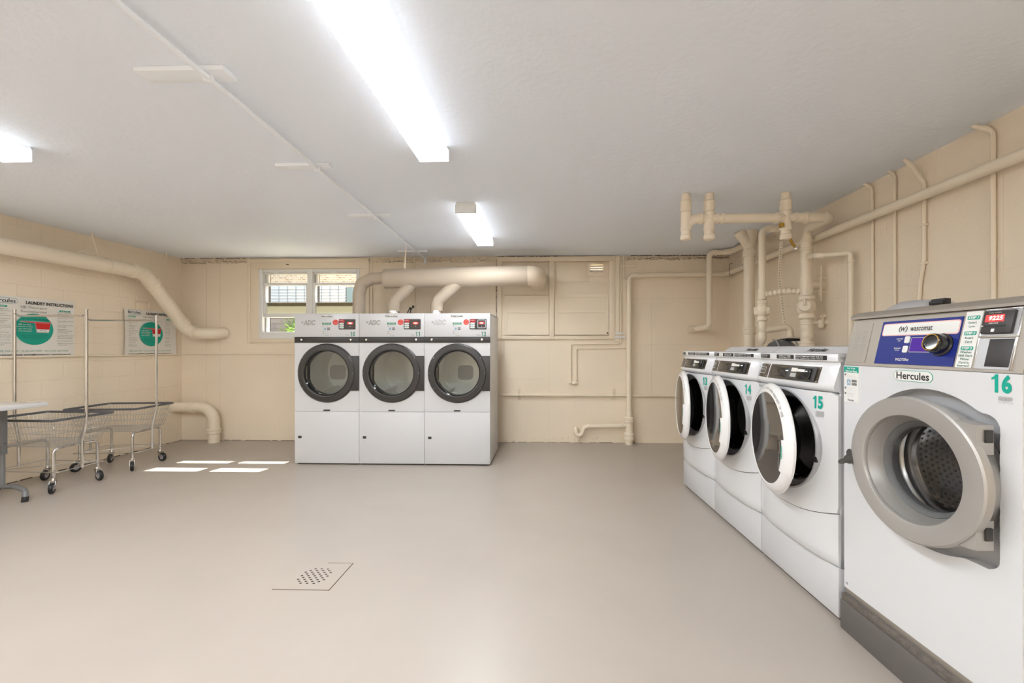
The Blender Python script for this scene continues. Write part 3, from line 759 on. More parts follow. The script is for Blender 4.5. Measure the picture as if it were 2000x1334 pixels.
# pump under it
o = (2.33, 4.06, 0)
t = thing('water_pump', 'dark grey ribbed pump top peeking over the washers below the riser', 'pump', o)
q = MB(); q.lathe([(0, 1.435), (0.04, 1.43), (0.10, 1.40), (0.14, 1.35), (0.15, 1.28), (0.12, 1.22), (0.05, 1.2), (0.05, 0.0), (0, 0)], (-0.04, 0, 0), (0, 0, 1), 26); q.build('pump_body', 'pump_grey', t)
q = MB()
for a in range(5):
    x = -0.13+a*0.045; q.tube([(x, -0.14, 1.27), (x+0.01, -0.11, 1.36), (x+0.02, -0.05, 1.42), (x+0.03, 0.03, 1.43)], 0.008, 8, 0.05)
q.build('rib', 'mid_grey', t)
q = MB(); q.box(-0.03, 0.10, -0.07, 0.05, 1.42, 1.442, 0.004); q.build('gasket', 'black_rubber', t)

# manifold under the ceiling with its riser
o = (2.42, 3.88, 0)
t = thing('drain_manifold', 'cream pipe manifold below the ceiling feeding the thick valved riser', 'pipe', o)
q = MB(); q.tube(rel([(1.196, 3.54, 2.40), (1.26, 3.54, 2.455), (2.42, 3.54, 2.46), (2.42, 3.88, 2.455), (2.42, 3.88, 0.0)], o), [0.039]*99 if False else 0.04, 22, 0.07); q.build('pipe', 'cream_paint', t)
for x in (1.196, 1.392, 2.035):
    q = MB(); q.lathe([(0, 2.27), (0.036, 2.275), (0.046, 2.285), (0.046, 2.31), (0.039, 2.317), (0.039, 2.35), (0.046, 2.36), (0.043, 2.40), (0.043, 2.50), (0.046, 2.505), (0.039, 2.52), (0.047, 2.535), (0.045, 2.59), (0.047, 2.60), (0.038, 2.61), (0.036, 2.666)], (x-o[0], 3.54-o[1], 0), (0, 0, 1), 22)
    q.build('pipe_stub', 'cream_paint', t)
for x in (1.32, 1.45, 1.50, 1.96, 2.11, 2.20, 2.36): collar(t, o, (x-0.012, 3.54, 2.457), (x+0.012, 3.54, 2.457), 0.047)
for z0, z1, r in ((2.33, 2.36, 0.052), (2.26, 2.28, 0.055), (2.14, 2.26, 0.053), (1.86, 2.01, 0.053), (1.565, 1.60, 0.052), (1.44, 1.56, 0.053), (1.36, 1.41, 0.064)): collar(t, o, (2.42, 3.88, z0), (2.42, 3.88, z1), r)
q = MB(); q.lathe([(0.048, 1.36), (0.048, 2.38)], (0, 0, 0), (0, 0, 1), 24); q.lathe([(0.06, 0), (0.06, 1.38)], (0, 0, 0), (0, 0, 1), 24); q.build('riser', 'cream_paint', t)
q = MB(); q.lathe([(0.055, 1.62), (0.066, 1.63), (0.066, 1.65), (0.055, 1.67), (0.075, 1.70), (0.08, 1.735), (0.072, 1.77), (0.055, 1.79), (0.068, 1.80), (0.068, 1.83), (0.05, 1.84)], (0, 0, 0), (0, 0, 1), 24)
q.lathe([(0, 0.13), (0.045, 0.13), (0.052, 0.12), (0.052, 0.10), (0.042, 0.09), (0.042, 0.0)], (0, 0, 1.735), (-0.6, -0.8, 0), 22)
q.box(-0.09, -0.075, -0.12, -0.10, 1.735, 1.80, 0.003); q.build('valve', 'cream_paint', t)
q = MB(); q.tube([(0, 0, 1.94), (0.166, 0.03, 1.94)], 0.042, 20); q.build('wall_branch', 'cream_paint', t)
q = MB(); q.box(0.10, 0.112, -0.03, -0.045, 1.78, 2.11, 0); q.tube([(0.05, -0.04, 2.00), (0.17, -0.02, 2.00)], 0.003, 6); q.tube([(0.05, -0.04, 1.87), (0.17, -0.02, 1.87)], 0.003, 6); q.build('branch_bracket', 'cream_paint', t)
q = MB(); q.tube([(0.04, -0.02, 1.585), (0.16, -0.02, 1.585)], 0.013, 10); q.lathe([(0, 0), (0.022, 0), (0.028, 0.02), (0.028, 0.05), (0.02, 0.07), (0, 0.07)], (0.115, -0.02, 1.54), (0, 0, 1), 12)
for a in range(4): q.cyl((0.135, -0.02, 1.64), (0.135+0.03*math.cos(a*PI/2), -0.02+0.02*math.sin(a*PI/2), 1.645), 0.009, 8)
q.cyl((0.135, -0.02, 1.60), (0.135, -0.02, 1.645), 0.008, 8); q.lathe([(0, 0), (0.02, 0), (0.024, 0.015), (0.014, 0.03), (0, 0.03)], (0.155, -0.02, 1.59), (1, 0, 0), 10); q.build('hose_tap', 'cream_paint', t)
q = MB(); q.tube(rel([(2.42, 3.88, 2.20), (2.35, 3.62, 2.155), (2.50, 3.50, 2.142), (2.525, 3.47, 2.14), (2.525, 3.47, 0.9)], o), 0.021, 14, 0.04); q.build('side_arm', 'cream_paint', t)
collar(t, o, (2.355, 3.62, 2.152), (2.39, 3.59, 2.15), 0.027); collar(t, o, (2.525, 3.47, 2.06), (2.525, 3.47, 2.085), 0.027)
q = MB(); q.lathe([(0.02, 0), (0.02, 0.03), (0.012, 0.035)], (1.985-o[0], 3.51-o[1], 2.37), (0, 0, 1), 10); q.tube(rel([(2.08, 3.56, 2.29), (2.11, 3.57, 2.24), (2.14, 3.57, 2.21)], o), 0.011, 8); q.build('brass_fitting', 'brass', t, label='yellow brass fitting')
q = MB(); q.lathe([(0, 0), (0.018, 0), (0.02, 0.012), (0.008, 0.03), (0, 0.03)], rel([(2.13, 3.56, 2.19)], o)[0], (0, 0, 1), 8); q.build('gauge_knob', 'steel', t)
# perforated strap
m = MB(); s0, s1, s2 = Vector((2.235, 3.96, 2.36)), Vector((2.235, 4.0, 2.02)), Vector((2.30, 4.02, 1.585))
m.tube([tuple(s0), tuple(s1), tuple(s2)], 0.002, 4)
def strap_pt(f): return s0.lerp(s1, f/0.45) if f < 0.45 else s1.lerp(s2, (f-0.45)/0.55)
b = bmesh.new(); L = [(strap_pt(k/20)+Vector((-0.014, 0, 0)), strap_pt(k/20)+Vector((0.014, 0, 0))) for k in range(21)]
V = [[b.verts.new(a), b.verts.new(c), b.verts.new(c+Vector((0, 0.002, 0))), b.verts.new(a+Vector((0, 0.002, 0)))] for a, c in L]
for k in range(20):
    for j in range(4): b.faces.new((V[k][j], V[k][(j+1) % 4], V[k+1][(j+1) % 4], V[k+1][j]))
m._add(b)
st = m.build('perforated_strap', 'cream_paint'); tag(st, 'long perforated metal strap hanging down beside the valved riser', 'strap')
m = MB()
for k in range(30):
    p = strap_pt((k+0.5)/30); m.lathe([(0, 0), (0.0042, 0)], (p.x, p.y-0.0025, p.z), (0, -1, 0), 8)
m.build('strap_hole', 'dark_gap', st)

# conduits on the right wall
def rconduit(pts, r, label, clips=()):
    q = MB(); q.tube(pts, r, 10, 0.06); t = tag(q.build('wall_conduit', 'cream_paint'), label, 'conduit', 'vertical conduits on the right wall')
    for z, y in clips:
        q = MB(); q.box(XR-0.03, XR, y-0.02, y+0.02, z-0.008, z+0.008, 0.002); q.build('pipe_clip', 'cream_paint', t)
x = XR-0.016
rconduit([(x-0.03, 3.35, H), (x, 3.31, H-0.05), (x, 3.30, 0.3)], 0.011, 'vertical right-wall conduit farthest back, nearest the side arm')
rconduit([(x-0.03, 3.12, H), (x, 3.10, H-0.04), (x, 3.10, 0.3)], 0.011, 'second vertical right-wall conduit from the back, straight all the way')
rconduit([(2.50, 2.93, H), (2.53, 2.90, 2.60), (x, 2.865, 2.48), (x, 2.865, 2.10), (x, 2.865, 1.95), (x, 2.895, 1.80), (x, 2.90, 1.70), (x, 2.90, 1.45)], 0.013, 'right-wall conduit with a bent white top where it meets the ceiling', ((2.19, 2.865), (1.93, 2.87)))
rconduit([(x-0.05, 2.50, H), (x, 2.435, H-0.06), (x, 2.43, 0.3)], 0.013, 'vertical right-wall conduit nearest the viewer, above the steel console')

# floor drain cover
t = thing('floor_drain', 'square painted floor drain cover with round pattern of slots', 'drain', (-1.37, 2.392, 0))
q = MB(); q.box(-0.158, 0.158, -0.142, 0.142, -0.02, 0.0012); q.build('cover_plate', 'drain_paint', t)
q = MB()
q.box(-0.162, 0.162, -0.1445, -0.142, 0.0, 0.002); q.box(0.158, 0.162, -0.145, 0.144, 0.0, 0.002); q.box(0.0, 0.16, 0.142, 0.144, 0.0, 0.002)
q.build('rusty_edge', 'rust_edge', t)
q = MB()
for i in range(-3, 4):
    for j in range(-3, 4):
        if abs(i)+abs(j) > 4: continue
        a = PI/4; u = (i*0.027*math.cos(a)-j*0.027*math.sin(a)); v = (i*0.027*math.sin(a)+j*0.027*math.cos(a))
        q.prism([(u+0.0075*math.cos(k*PI/4)*1.1, v-0.004+0.005*math.sin(k*PI/4)) for k in range(8)], 0.0008, 0.0018, plane='xy')
q.build('drain_slot', 'dark_gap', t)

# ================================================================== DRYERS
BAR = [1, 2, 1, 1, 3, 1, 2, 1, 1, 2, 3, 1, 2, 1, 1, 3, 2, 1, 1, 2]
def barcode(q, x0, x1, z0, z1, y):
    tot = sum(BAR)+len(BAR)*1.2; x = x0
    for b_ in BAR:
        w = (x1-x0)*b_/tot; q.flat([(x, z0), (x+w, z0), (x+w, z1), (x, z1)], y); x += w+(x1-x0)*1.2/tot
def badge(parent, x, z, w, h, y, M=None, name='badge', rim='dark_green_text', face='label_white', ink='logo_black'):
    """oval name badge with the maker's lettering"""
    q = MB(); q.prism(rrect(x, z, w, h, h*0.49, 8), y-0.0006, y+0.001); q.build(name, rim, parent)
    q = MB(); q.prism(rrect(x, z, w-h*0.08, h*0.92, h*0.455, 8), y-0.0010, y+0.001); q.build('badge_face', face, parent)
    q = MB(); q.text('Hercules', x, z+h*0.02, y-0.0014, h*0.68, w*0.84, 0.02); q.build('badge_lettering', ink, parent)

def dryer(x0, x1, num, label):
    w = x1-x0; cx = 0.0; hw = w/2-0.0015
    t = thing('tumble_dryer', label, 'dryer', ((x0+x1)/2, 4.675, 0), 0, 'tumble dryers against the back wall')
    D = 0.74; Z0, ZS, Z1 = 0.017, 0.618, 1.750; cz, dc = 1.063, 0.004
    # cabinet
    q = MB(); q.box(-hw, -hw+0.012, 0.012, D, Z0, Z1, 0.002); q.box(hw-0.012, hw, 0.012, D, Z0, Z1, 0.002)
    q.box(-hw, hw, 0.012, D, Z1-0.012, Z1, 0.002); q.box(-hw, hw, D-0.012, D, Z0, Z1); q.box(-hw+0.01, hw-0.01, 0.02, D, Z0, ZS-0.05)
    q.build('cabinet', 'white_enamel', t)
    q = MB(); q.box(-hw+0.02, hw-0.02, 0.03, D-0.02, 0.0, Z0+0.005); q.build('plinth', 'dark_gap', t)
    q = MB(); q.box(-hw, hw, 0.0, 0.02, Z0, ZS-0.003, 0.003); q.build('lower_door', 'white_enamel', t)
    q = MB(); q.holed_plate(-hw, hw, ZS, 1.412, lambda a: (dc, cz) if a is None else (dc+0.33*math.cos(a), cz+0.33*math.sin(a)), lambda x, z: 0.0, 0.016, 96); q.build('front_panel', 'white_enamel', t)
    q = MB(); q.box(-hw, hw, -0.004, 0.018, 1.481, Z1, 0.003); q.build('control_panel', 'white_enamel', t)
    q = MB(); q.box(-hw-0.0005, hw+0.0005, -0.006, 0.018, 1.412, 1.481, 0.002); q.build('trim_band', 'charcoal', t)
    for x in (-0.295, 0.285):
        q = MB(); q.lathe([(0, 0.006), (0.009, 0.006), (0.013, 0.003), (0.013, 0)], (x, -0.006, 1.447), (0, -1, 0), 14); q.build('screw', 'bright_steel', t)
    # small side screws
    q = MB()
    for z in (1.33, 0.87, 0.64):
        for x in (-hw+0.008, hw-0.008): q.lathe([(0, 0.002), (0.003, 0.0015), (0.004, 0)], (x, 0.0, z), (0, -1, 0), 8)
    q.build('panel_screws', 'mid_grey', t)
    q = MB(); q.prism(rrect(0, 0.632, 0.076, 0.014, 0.005), -0.008, 0.002); q.build('panel_handle', 'charcoal', t)
    q = MB(); q.box(-0.338, -0.298, -0.004, 0.003, 0.305, 0.333, 0.002); lk = q.build('door_lock', 'charcoal', t)
    q = MB(); q.box(-0.322, -0.314, -0.006, -0.003, 0.313, 0.326, 0.001); q.build('key_slot', 'black_gloss', lk)
    # door: ring, hinge plate, gasket, glass
    d = MB(); d.lathe([(0.262, -0.030), (0.275, -0.036), (0.325, -0.030), (0.341, -0.012), (0.341, 0.0), (0.262, 0.0)], (dc, 0, cz), (0, 1, 0), 80, closed=True)
    d.box(0.268, hw, -0.020, -0.001, 0.860, 1.262, 0.003)
    door = d.build('door', 'charcoal', t)
    for a in (0, 33, 147, 180, 213, 327):
        r = 0.322 if a else 0.315
        q = MB(); q.lathe([(0, 0.004), (0.004, 0.003), (0.005, 0)], (dc+r*math.cos(R(a)), -0.031, cz+r*math.sin(R(a))), (0, -1, 0), 8); q.build('door_screw', 'steel', door)
    q = MB(); q.lathe([(0.262, -0.028), (0.262, 0.06), (0.246, 0.06), (0.252, 0.02), (0.250, -0.010), (0.255, -0.022)], (dc, 0, cz), (0, 1, 0), 80, closed=True)
    q.prism([(dc-0.258, cz-0.10), (dc-0.228, cz-0.125), (dc-0.228, cz+0.125), (dc-0.258, cz+0.10)], -0.01, 0.05); q.build('gasket', 'black_gloss', door)
    q = MB(); q.lathe([(0.0, 0.012), (0.248, 0.018)], (dc, 0, cz), (0, 1, 0), 80); q.build('door_glass', 'dryer_glass', door)
    # drum
    q = MB(); q.lathe([(0.262, 0.062), (0.30, 0.07), (0.335, 0.10), (0.335, 0.64), (0, 0.64)], (0.0, 0, cz), (0, 1, 0), 64)
    q.build('drum', 'galvanised', t)
    for a in (40, 160, 280):
        q = MB(); q.prism([(-0.03, 0), (0.03, 0), (0.012, 0.06), (-0.012, 0.06)], 0.12, 0.62, 0.004, M=Matrix.Translation((0, 0, cz)) @ Matrix.Rotation(R(a), 4, 'Y') @ Matrix.Translation((0, 0, -0.335))); q.build('drum_baffle', 'galvanised', t)
    gx = {'10': -0.20, '12': -0.03}.get(num)
    if gx is not None:
        q = MB(); q.prism(rrect(gx, cz-0.03, 0.20, 0.19, 0.05), 0.628, 0.639); q.build('lint_grille', 'mid_grey', t)
    # control panel marks
    y = -0.0045
    badge(t, 0.0, 1.7185, 0.165, 0.034, y, rim='logo_grey')
    q = MB(); q.text('ADC', -0.203, 1.645, y-0.0006, 0.062, 0.142, 0.06, 0.15); q.build('logo_outline', 'logo_grey', t)
    q = MB(); q.text('ADC', -0.203, 1.645, y-0.0012, 0.054, 0.132, 0.01, 0.15); q.build('logo_lettering', 'white_enamel' if num == '12' else 'light_text', t)
    q = MB()
    for k in range(5):
        a0 = PI/2+k*2*PI/5; c_, s_ = -0.284, 1.648
        q.flat([(c_, s_), (c_+0.006*math.cos(a0-0.63), s_+0.006*math.sin(a0-0.63)), (c_+0.019*math.cos(a0), s_+0.019*math.sin(a0)), (c_+0.006*math.cos(a0+0.63), s_+0.006*math.sin(a0+0.63))], y-0.0008)
    q.build('logo_star', 'logo_grey', t)
    q = MB(); q.box(-0.052, 0.050, y-0.0006, y+0.001, 1.618, 1.645); lb = q.build('payment_label', 'dryer_green', t)
    q = MB(); q.text('How To Pay', 0.0, 1.6375, y-0.001, 0.010, 0.07, 0.02); q.text('With Your Phone', 0.0, 1.6255, y-0.001, 0.009, 0.09, 0.02); q.build('label_lettering', 'label_white', lb)
    q = MB()
    for z in (1.604, 1.545, 1.522): q.lathe([(0, 0), (0.0055, 0)], (-0.040, y-0.0006, z), (0, -1, 0), 12)
    q.text('Download the app', 0.008, 1.604, y-0.0006, 0.006); q.text('Add money', -0.002, 1.545, y-0.0006, 0.007); q.text('Scan to start', 0.0, 1.522, y-0.0006, 0.006); q.text('Hercules', 0.003, 1.497, y-0.0006, 0.008, 0.045, 0.02)
    q.build('instructions', 'text_grey', t)
    q = MB(); q.prism(rrect(-0.018, 1.573, 0.026, 0.028, 0.006), y-0.0006, y+0.001); q.build('app_icon', 'app_blue', t)
    for z in (1.582, 1.565):
        q = MB(); q.prism(rrect(0.023, z, 0.034, 0.013, 0.002), y-0.0006, y+0.001); q.build('store_badge', 'text_grey', t)
    q = MB(); q.prism([(0.104+0.034*math.cos(R(22.5+45*k)), 1.648+0.034*math.sin(R(22.5+45*k))) for k in range(8)], y-0.0008, y+0.001); oc = q.build('octagon_sticker', 'octagon_red', t)
    q = MB(); q.text('STOP', 0.104, 1.668, y-0.0012, 0.007, None, 0.02); q.text('INSERT CARD', 0.104, 1.650, y-0.0012, 0.006); q.text('BEFORE', 0.104, 1.638, y-0.0012, 0.006); q.text('STARTING', 0.104, 1.627, y-0.0012, 0.006); q.build('sticker_lettering', 'pink_edge', oc)
    # card reader
    q = MB(); q.prism(rrect(0.241, 1.6255, 0.194, 0.118, 0.008), y-0.006, y+0.002); rd = q.build('card_reader', 'charcoal', t)
    q = MB(); q.prism(rrect(0.182, 1.662, 0.066, 0.036, 0.004), y-0.0075, y-0.004); fl = q.build('pull_label', 'red_panel', rd)
    q = MB(); q.text('PULL', 0.178, 1.669, y-0.0085, 0.010, 0.050, 0.03); q.build('label_lettering', 'pink_edge', fl) if False else q.build('reader_lettering', 'pink_edge', rd)
    for k, s_ in enumerate(('SELECT', 'INSERT', 'START')):
        z = 1.634-k*0.0235
        q = MB(); q.prism(rrect(0.178, z, 0.050, 0.018, 0.004), y-0.0075, y-0.004); q.build('step_label', 'label_white', rd)
        q = MB(); q.text(s_, 0.178, z, y-0.0085, 0.007, None, 0.01); q.build('reader_lettering', 'green', rd)
    q = MB(); q.prism(rrect(0.283, 1.627, 0.098, 0.100, 0.012), y-0.012, y-0.004); q.build('reader_body', 'mid_grey' if num == '12' else 'panel_brown', rd)
    q = MB(); q.prism(rrect(0.283, 1.628, 0.078, 0.080, 0.006), y-0.0135, y-0.010); q.build('reader_face', 'charcoal', rd)
    q = MB(); q.prism(rrect(0.283, 1.637, 0.060, 0.024, 0.008), y-0.0145, y-0.012); q.build('display', 'red_led', rd)
    q = MB(); q.text('9225', 0.283, 1.637, y-0.0152, 0.014, 0.036, 0.01, 0.1); q.build('display_digits', 'led_digit', rd)
    q = MB(); q.box(0.258, 0.308, y-0.0145, y-0.012, 1.612, 1.618); q.build('card_slot', 'black_rubber', rd)
    q = MB(); q.box(0.279, 0.286, y-0.0145, y-0.012, 1.598, 1.605); q.build('card_icon', 'label_white', rd)
    q = MB(); number(q, num, 0.305, 1.513, y-0.0006, 0.053, 0.062); q.build('number_decal', 'dryer_green', t)
    q = MB(); barcode(q, 0.222, 0.264, 1.495, 1.508, y-0.0006); q.text('56 11 28', 0.243, 1.490, y-0.0006, 0.005); q.build('barcode', 'light_text', t)
    return t
W3 = (2.919-0.640)/3
dryer(-2.919, -2.919+W3, '10', 'white tumble dryer numbered 10, leftmost of the three, beside the window')
dryer(-2.919+W3, -2.919+2*W3, '11', 'white tumble dryer numbered 11, middle of the three dryers')
dryer(-2.919+2*W3, -0.640, '12', 'white tumble dryer numbered 12, rightmost of the three, its side showing')

# ================================================================== FRONT-LOAD WASHERS
TILT = R(-90+2.6)
UX, UY = math.sin(R(2.6)), -math.cos(R(2.6))
BOW = lambda x: -0.058*(1-abs(x/0.335)**3.4)
DBOW = lambda x: 0.058*3.4*abs(x/0.335)**2.4/0.335*(1 if x > 0 else -1)
def on_panel(q, M): return M
def washer(cx, cy, num, label, lid):
    t = thing('front_load_washer', label, 'washing machine', (cx, cy, 0), TILT, 'open front-load washers in a row')
    hw = 0.333; D = 0.66; cz = 0.84
    q = MB(); q.box(-hw+0.01, hw-0.01, 0.02, D-0.03, 0.0, 0.022); q.build('plinth', 'dusty_wood', t)
    q = MB(); q.box(-hw, hw, 0.0, D-0.02, 0.020, 0.262, 0.006); q.build('pedestal', 'white_enamel', t)
    q = MB(); q.box(-hw, -hw+0.012, 0.012, D, 0.268, 1.285, 0.003); q.box(hw-0.012, hw, 0.012, D, 0.268, 1.285, 0.003)
    q.box(-hw, hw, D-0.012, D, 0.268, 1.285); q.box(-hw, hw, 0.012, D, 0.268, 0.30); q.box(-hw, hw, 0.02, D, 1.26, 1.30, 0.003); q.build('cabinet', 'white_enamel', t)
    q = MB(); q.box(-hw, hw, -0.005, D, 1.285, 1.318, 0.010, 3); q.build('top', 'white_plastic', t)
    # bowed front: lower service panel with dipped upper edge, and door surround
    seam = lambda x: 0.535-0.055*(1-(x/hw)**2)
    b = bmesh.new(); xs = [-hw+2*hw*k/24 for k in range(25)]; F = []
    for x in xs:
        f = BOW(x)*0.62
        col = [(x, 0.02, 0.268), (x, f+0.012, 0.268), (x, f, 0.282)]
        for j in range(1, 7):
            zz = 0.282+(seam(x)-0.004-0.282)*j/6; col.append((x, f+(BOW(x)*0.95-f)*j/6, zz))
        col += [(x, 0.02, seam(x)-0.004)]
        F.append([b.verts.new(c) for c in col])
    for k in range(24):
        for j in range(len(F[0])-1): b.faces.new((F[k][j], F[k+1][j], F[k+1][j+1], F[k][j+1]))
    for k in (0, 24): b.faces.new(F[k])
    q = MB(); q._add(b); q.build('service_panel', 'white_plastic', t, sharp=0.7)
    RO = 0.278; pcx = -0.022
    b = bmesh.new(); N = 96; rows = []
    for k in range(N):
        a = 2*PI*k/N; dx, dz = math.cos(a), math.sin(a)
        tt = 1e9
        if dx > 1e-9: tt = min(tt, (hw-pcx)/dx)
        if dx < -1e-9: tt = min(tt, (-hw-pcx)/dx)
        if dz > 1e-9: tt = min(tt, (1.128-cz)/dz)
        if dz < -1e-9:
            lo, hi = 0.0, 1.5
            for _ in range(40):
                m_ = (lo+hi)/2
                if cz+dz*m_ > seam(max(-hw, min(hw, pcx+dx*m_))): lo = m_
                else: hi = m_
            tt = min(tt, lo)
        tt = max(tt, 0.2)
        ri = min(RO, tt-0.001) if tt < RO else RO
        row = []
        for j in range(4):
            r = ri+(tt-ri)*j/3; x, z = pcx+dx*r, cz+dz*r
            row.append(b.verts.new((x, BOW(x), z)))
        row.append(b.verts.new((pcx+dx*tt, 0.02, cz+dz*tt))); row.insert(0, b.verts.new((pcx+dx*ri, 0.02, cz+dz*ri)))
        rows.append(row)
    for k in range(N):
        A, B = rows[k], rows[(k+1) % N]
        for j in range(5):
            try: b.faces.new((A[j], A[j+1], B[j+1], B[j]))
            except ValueError: pass
    q = MB(); q._add(b); q.build('front_panel', 'white_plastic', t, sharp=0.7)
    # fascia
    q = MB(); prof = [(0.02, 1.130, 0.0), (0.004, 1.130), (-0.016, 1.140), (-0.024, 1.156), (-0.020, 1.170), (0.006, 1.255), (0.012, 1.266), (0.012, 1.286), (0.02, 1.286, 0.0)]
    xs = [-hw, -hw+0.004]+[-hw+0.01+(2*hw-0.02)*k/22 for k in range(23)]+[hw-0.004, hw]
    bw = lambda x: BOW(x)*(0.82)
    q.profile_sweep(prof, xs, bw); q.build('fascia', 'white_plastic', t, sharp=0.8)
    q = MB(); q.profile_sweep([(0.03, 1.284, 0.0), (-0.002, 1.284), (-0.002, 1.316), (0.004, 1.322), (0.05, 1.324, 0.0)], xs, bw); q.build('top_strip', 'white_plastic', t, sharp=0.8)
    # labels on the top strip, following the curve
    def curved(x0, x1, z0, z1, off, mname, nm, par, incl=None):
        qq = MB(); n = 10; xx = [x0+(x1-x0)*k/n for k in range(n+1)]
        if incl is None: pr = [(off, z0), (off-0.0012, z0), (off-0.0012, z1), (off, z1)]
        else:
            (ya, za), (yb2, zb) = incl
            f = lambda z: ya+(yb2-ya)*(z-za)/(zb-za)
            pr = [(f(z0)-off+0.003, z0), (f(z0)-off, z0), (f(z1)-off, z1), (f(z1)-off+0.003, z1)]
        qq.profile_sweep(pr, xx, bw); return qq.build(nm, mname, par)
    INC = ((-0.020, 1.170), (0.006, 1.255))
    def tilt_at(x, z):
        ya = INC[0][0]+(INC[1][0]-INC[0][0])*(z-1.170)/0.085
        sl = math.atan2(0.026, 0.085); bs = 0.82*DBOW(x)
        return Matrix.Translation((x, ya+bw(x), z)) @ Matrix.Rotation(math.atan(bs), 4, 'Z') @ Matrix.Rotation(-sl, 4, 'X')
    def strip_at(x, z): return Matrix.Translation((x, -0.0042+bw(x), z)) @ Matrix.Rotation(math.atan(0.82*DBOW(x)), 4, 'Z')
    for x0, x1, L in ((-0.31, -0.16, ('Thank you for using', 'Hercules Laundry')), (-0.085, 0.07, ('DISPLAY TIME', 'IS ESTIMATED')), (0.085, 0.285, ('CYCLE TIMES MAY VARY DUE TO:', 'LOAD · TEMPERATURE · WATER · PRESSURE'))):
        lb = curved(x0, x1, 1.2895, 1.3125, -0.0022, 'logo_black', 'label_plate', t)
        q = MB(); w_ = (x1-x0)*0.9
        q.text(L[0], 0, 0.0045, 0, 0.0075, w_ if x0 > 0.05 else w_*0.75, 0.02, M=strip_at((x0+x1)/2, 1.301)); q.text(L[1], 0, -0.0055, 0, 0.005, w_ if x0 > 0.05 else w_*0.75, 0.01, M=strip_at((x0+x1)/2, 1.301))
        q.build('label_lettering', 'label_white', lb)
    bp = curved(-0.300, -0.165, 1.172, 1.254, 0.002, 'panel_brown', 'badge_plate', t, INC)
    q = MB(); M0 = tilt_at(-0.232, 1.213)
    o1 = rrect(0, 0, 0.086, 0.042, 0.006); o2 = rrect(0, 0, 0.078, 0.034, 0.004)
    bb = bmesh.new(); A = [bb.verts.new((p[0], -0.0035, p[1])) for p in o1]; B_ = [bb.verts.new((p[0], -0.0035, p[1])) for p in o2]
    for k in range(len(A)): bb.faces.new((A[k], A[(k+1) % len(A)], B_[(k+1) % len(A)], B_[k]))
    q._add(bb, M0); q.text('MAYTAG', 0, 0.004, -0.0035, 0.012, 0.062, 0.02, M=M0); q.text('COMMERCIAL', 0, -0.010, -0.0035, 0.006, 0.05, M=M0); q.build('plate_lettering', 'light_text', bp)
    cp = curved(-0.150, 0.255, 1.172, 1.254, 0.002, 'panel_brown', 'control_panel', t, INC)
    q = MB(); q.prism(rrect(0, 0, 0.205, 0.070, 0.006), -0.006, 0.0, M=tilt_at(0.140, 1.213)); q.build('reader_frame', 'charcoal', cp)
    q = MB(); q.box(-0.07, 0.10, -0.005, -0.001, -0.028, 0.025, 0.002, M=tilt_at(-0.05, 1.213)); q.build('display_window', 'dark_glass', cp)
    q = MB(); q.box(-0.042, 0.050, -0.018, -0.004, -0.030, 0.028, 0.004, M=tilt_at(0.165, 1.213)); q.build('card_reader', 'black_gloss', cp)
    q = MB(); q.prism(rrect(-0.012, 0.012, 0.052, 0.014, 0.002), -0.0215, -0.018, M=tilt_at(0.165, 1.213)); q.build('reader_display', 'label_white', cp)
    for dz in (0.017, -0.013):
        q = MB(); q.prism(rrect(0, dz, 0.046, 0.022, 0.003), -0.0085, -0.005, M=tilt_at(0.085, 1.213)); q.build('step_label', 'light_text' if dz < 0 else 'poster_paper', cp)
    q = MB()
    for x in (-0.142, 0.247, -0.292, -0.173):
        for z in (1.179, 1.247): q.lathe([(0, 0.006), (0.003, 0.005), (0.004, 0.002)], tuple(tilt_at(x, z).translation), (0, -1, 0), 8)
    q.build('panel_screws', 'bright_steel', cp)
    q = MB(); q.box(-0.285, -0.195, BOW(-0.24)-0.004, 0.0, 1.104, 1.130, 0.004); q.build('soap_drawer_pull', 'silver_grey', t)
    if lid:
        q = MB(); q.prism([(0.07, 1.3185), (0.13, 1.358), (0.60, 1.366), (0.62, 1.3185)], -hw+0.002, hw-0.002, 0.003, plane='yz')
        lo = q.build('lid_panel', 'white_enamel', t)
        q = MB(); sl = math.atan2(0.0395, 0.06)
        q.text('Hercules', 0.0, 0.038, -0.0012, 0.036, 0.15, 0.03, 0.15, M=Matrix.Translation((0.05, 0.07, 1.3185)) @ Matrix.Rotation(-(PI/2-sl), 4, 'X')); q.build('lid_lettering', 'logo_black', lo)
    # number, barcode
    M1 = Matrix.Translation((0.243, BOW(0.243)-0.0022, 1.072)) @ Matrix.Rotation(math.atan(DBOW(0.243)), 4, 'Z')
    q = MB(); number(q, num, 0, 0, 0, 0.066, 0.060, M=M1); q.build('number_decal', 'number_green', t)
    q = MB(); M2 = Matrix.Translation((0.255, BOW(0.255)-0.0018, 1.012)) @ Matrix.Rotation(math.atan(DBOW(0.255)), 4, 'Z')
    qb = MB(); barcode(qb, -0.022, 0.022, -0.014, 0.016, 0); me = bpy.data.meshes.new('x'); qb.bm.to_mesh(me); b = bmesh.new(); b.from_mesh(me); q._add(b, M2); bpy.data.meshes.remove(me)
    q.build('barcode', 'light_text', t)
    # porthole: silver rim, rubber gasket, drum
    q = MB(); q.lathe([(0.288, -0.028), (0.287, -0.050), (0.283, -0.058), (0.274, -0.058), (0.262, -0.044), (0.248, -0.015), (0.238, -0.008), (0.236, 0.03), (0.288, 0.03)], (pcx, 0, cz), (0, 1, 0), 80, closed=True); rim = q.build('porthole_rim', 'silver_grey', t)
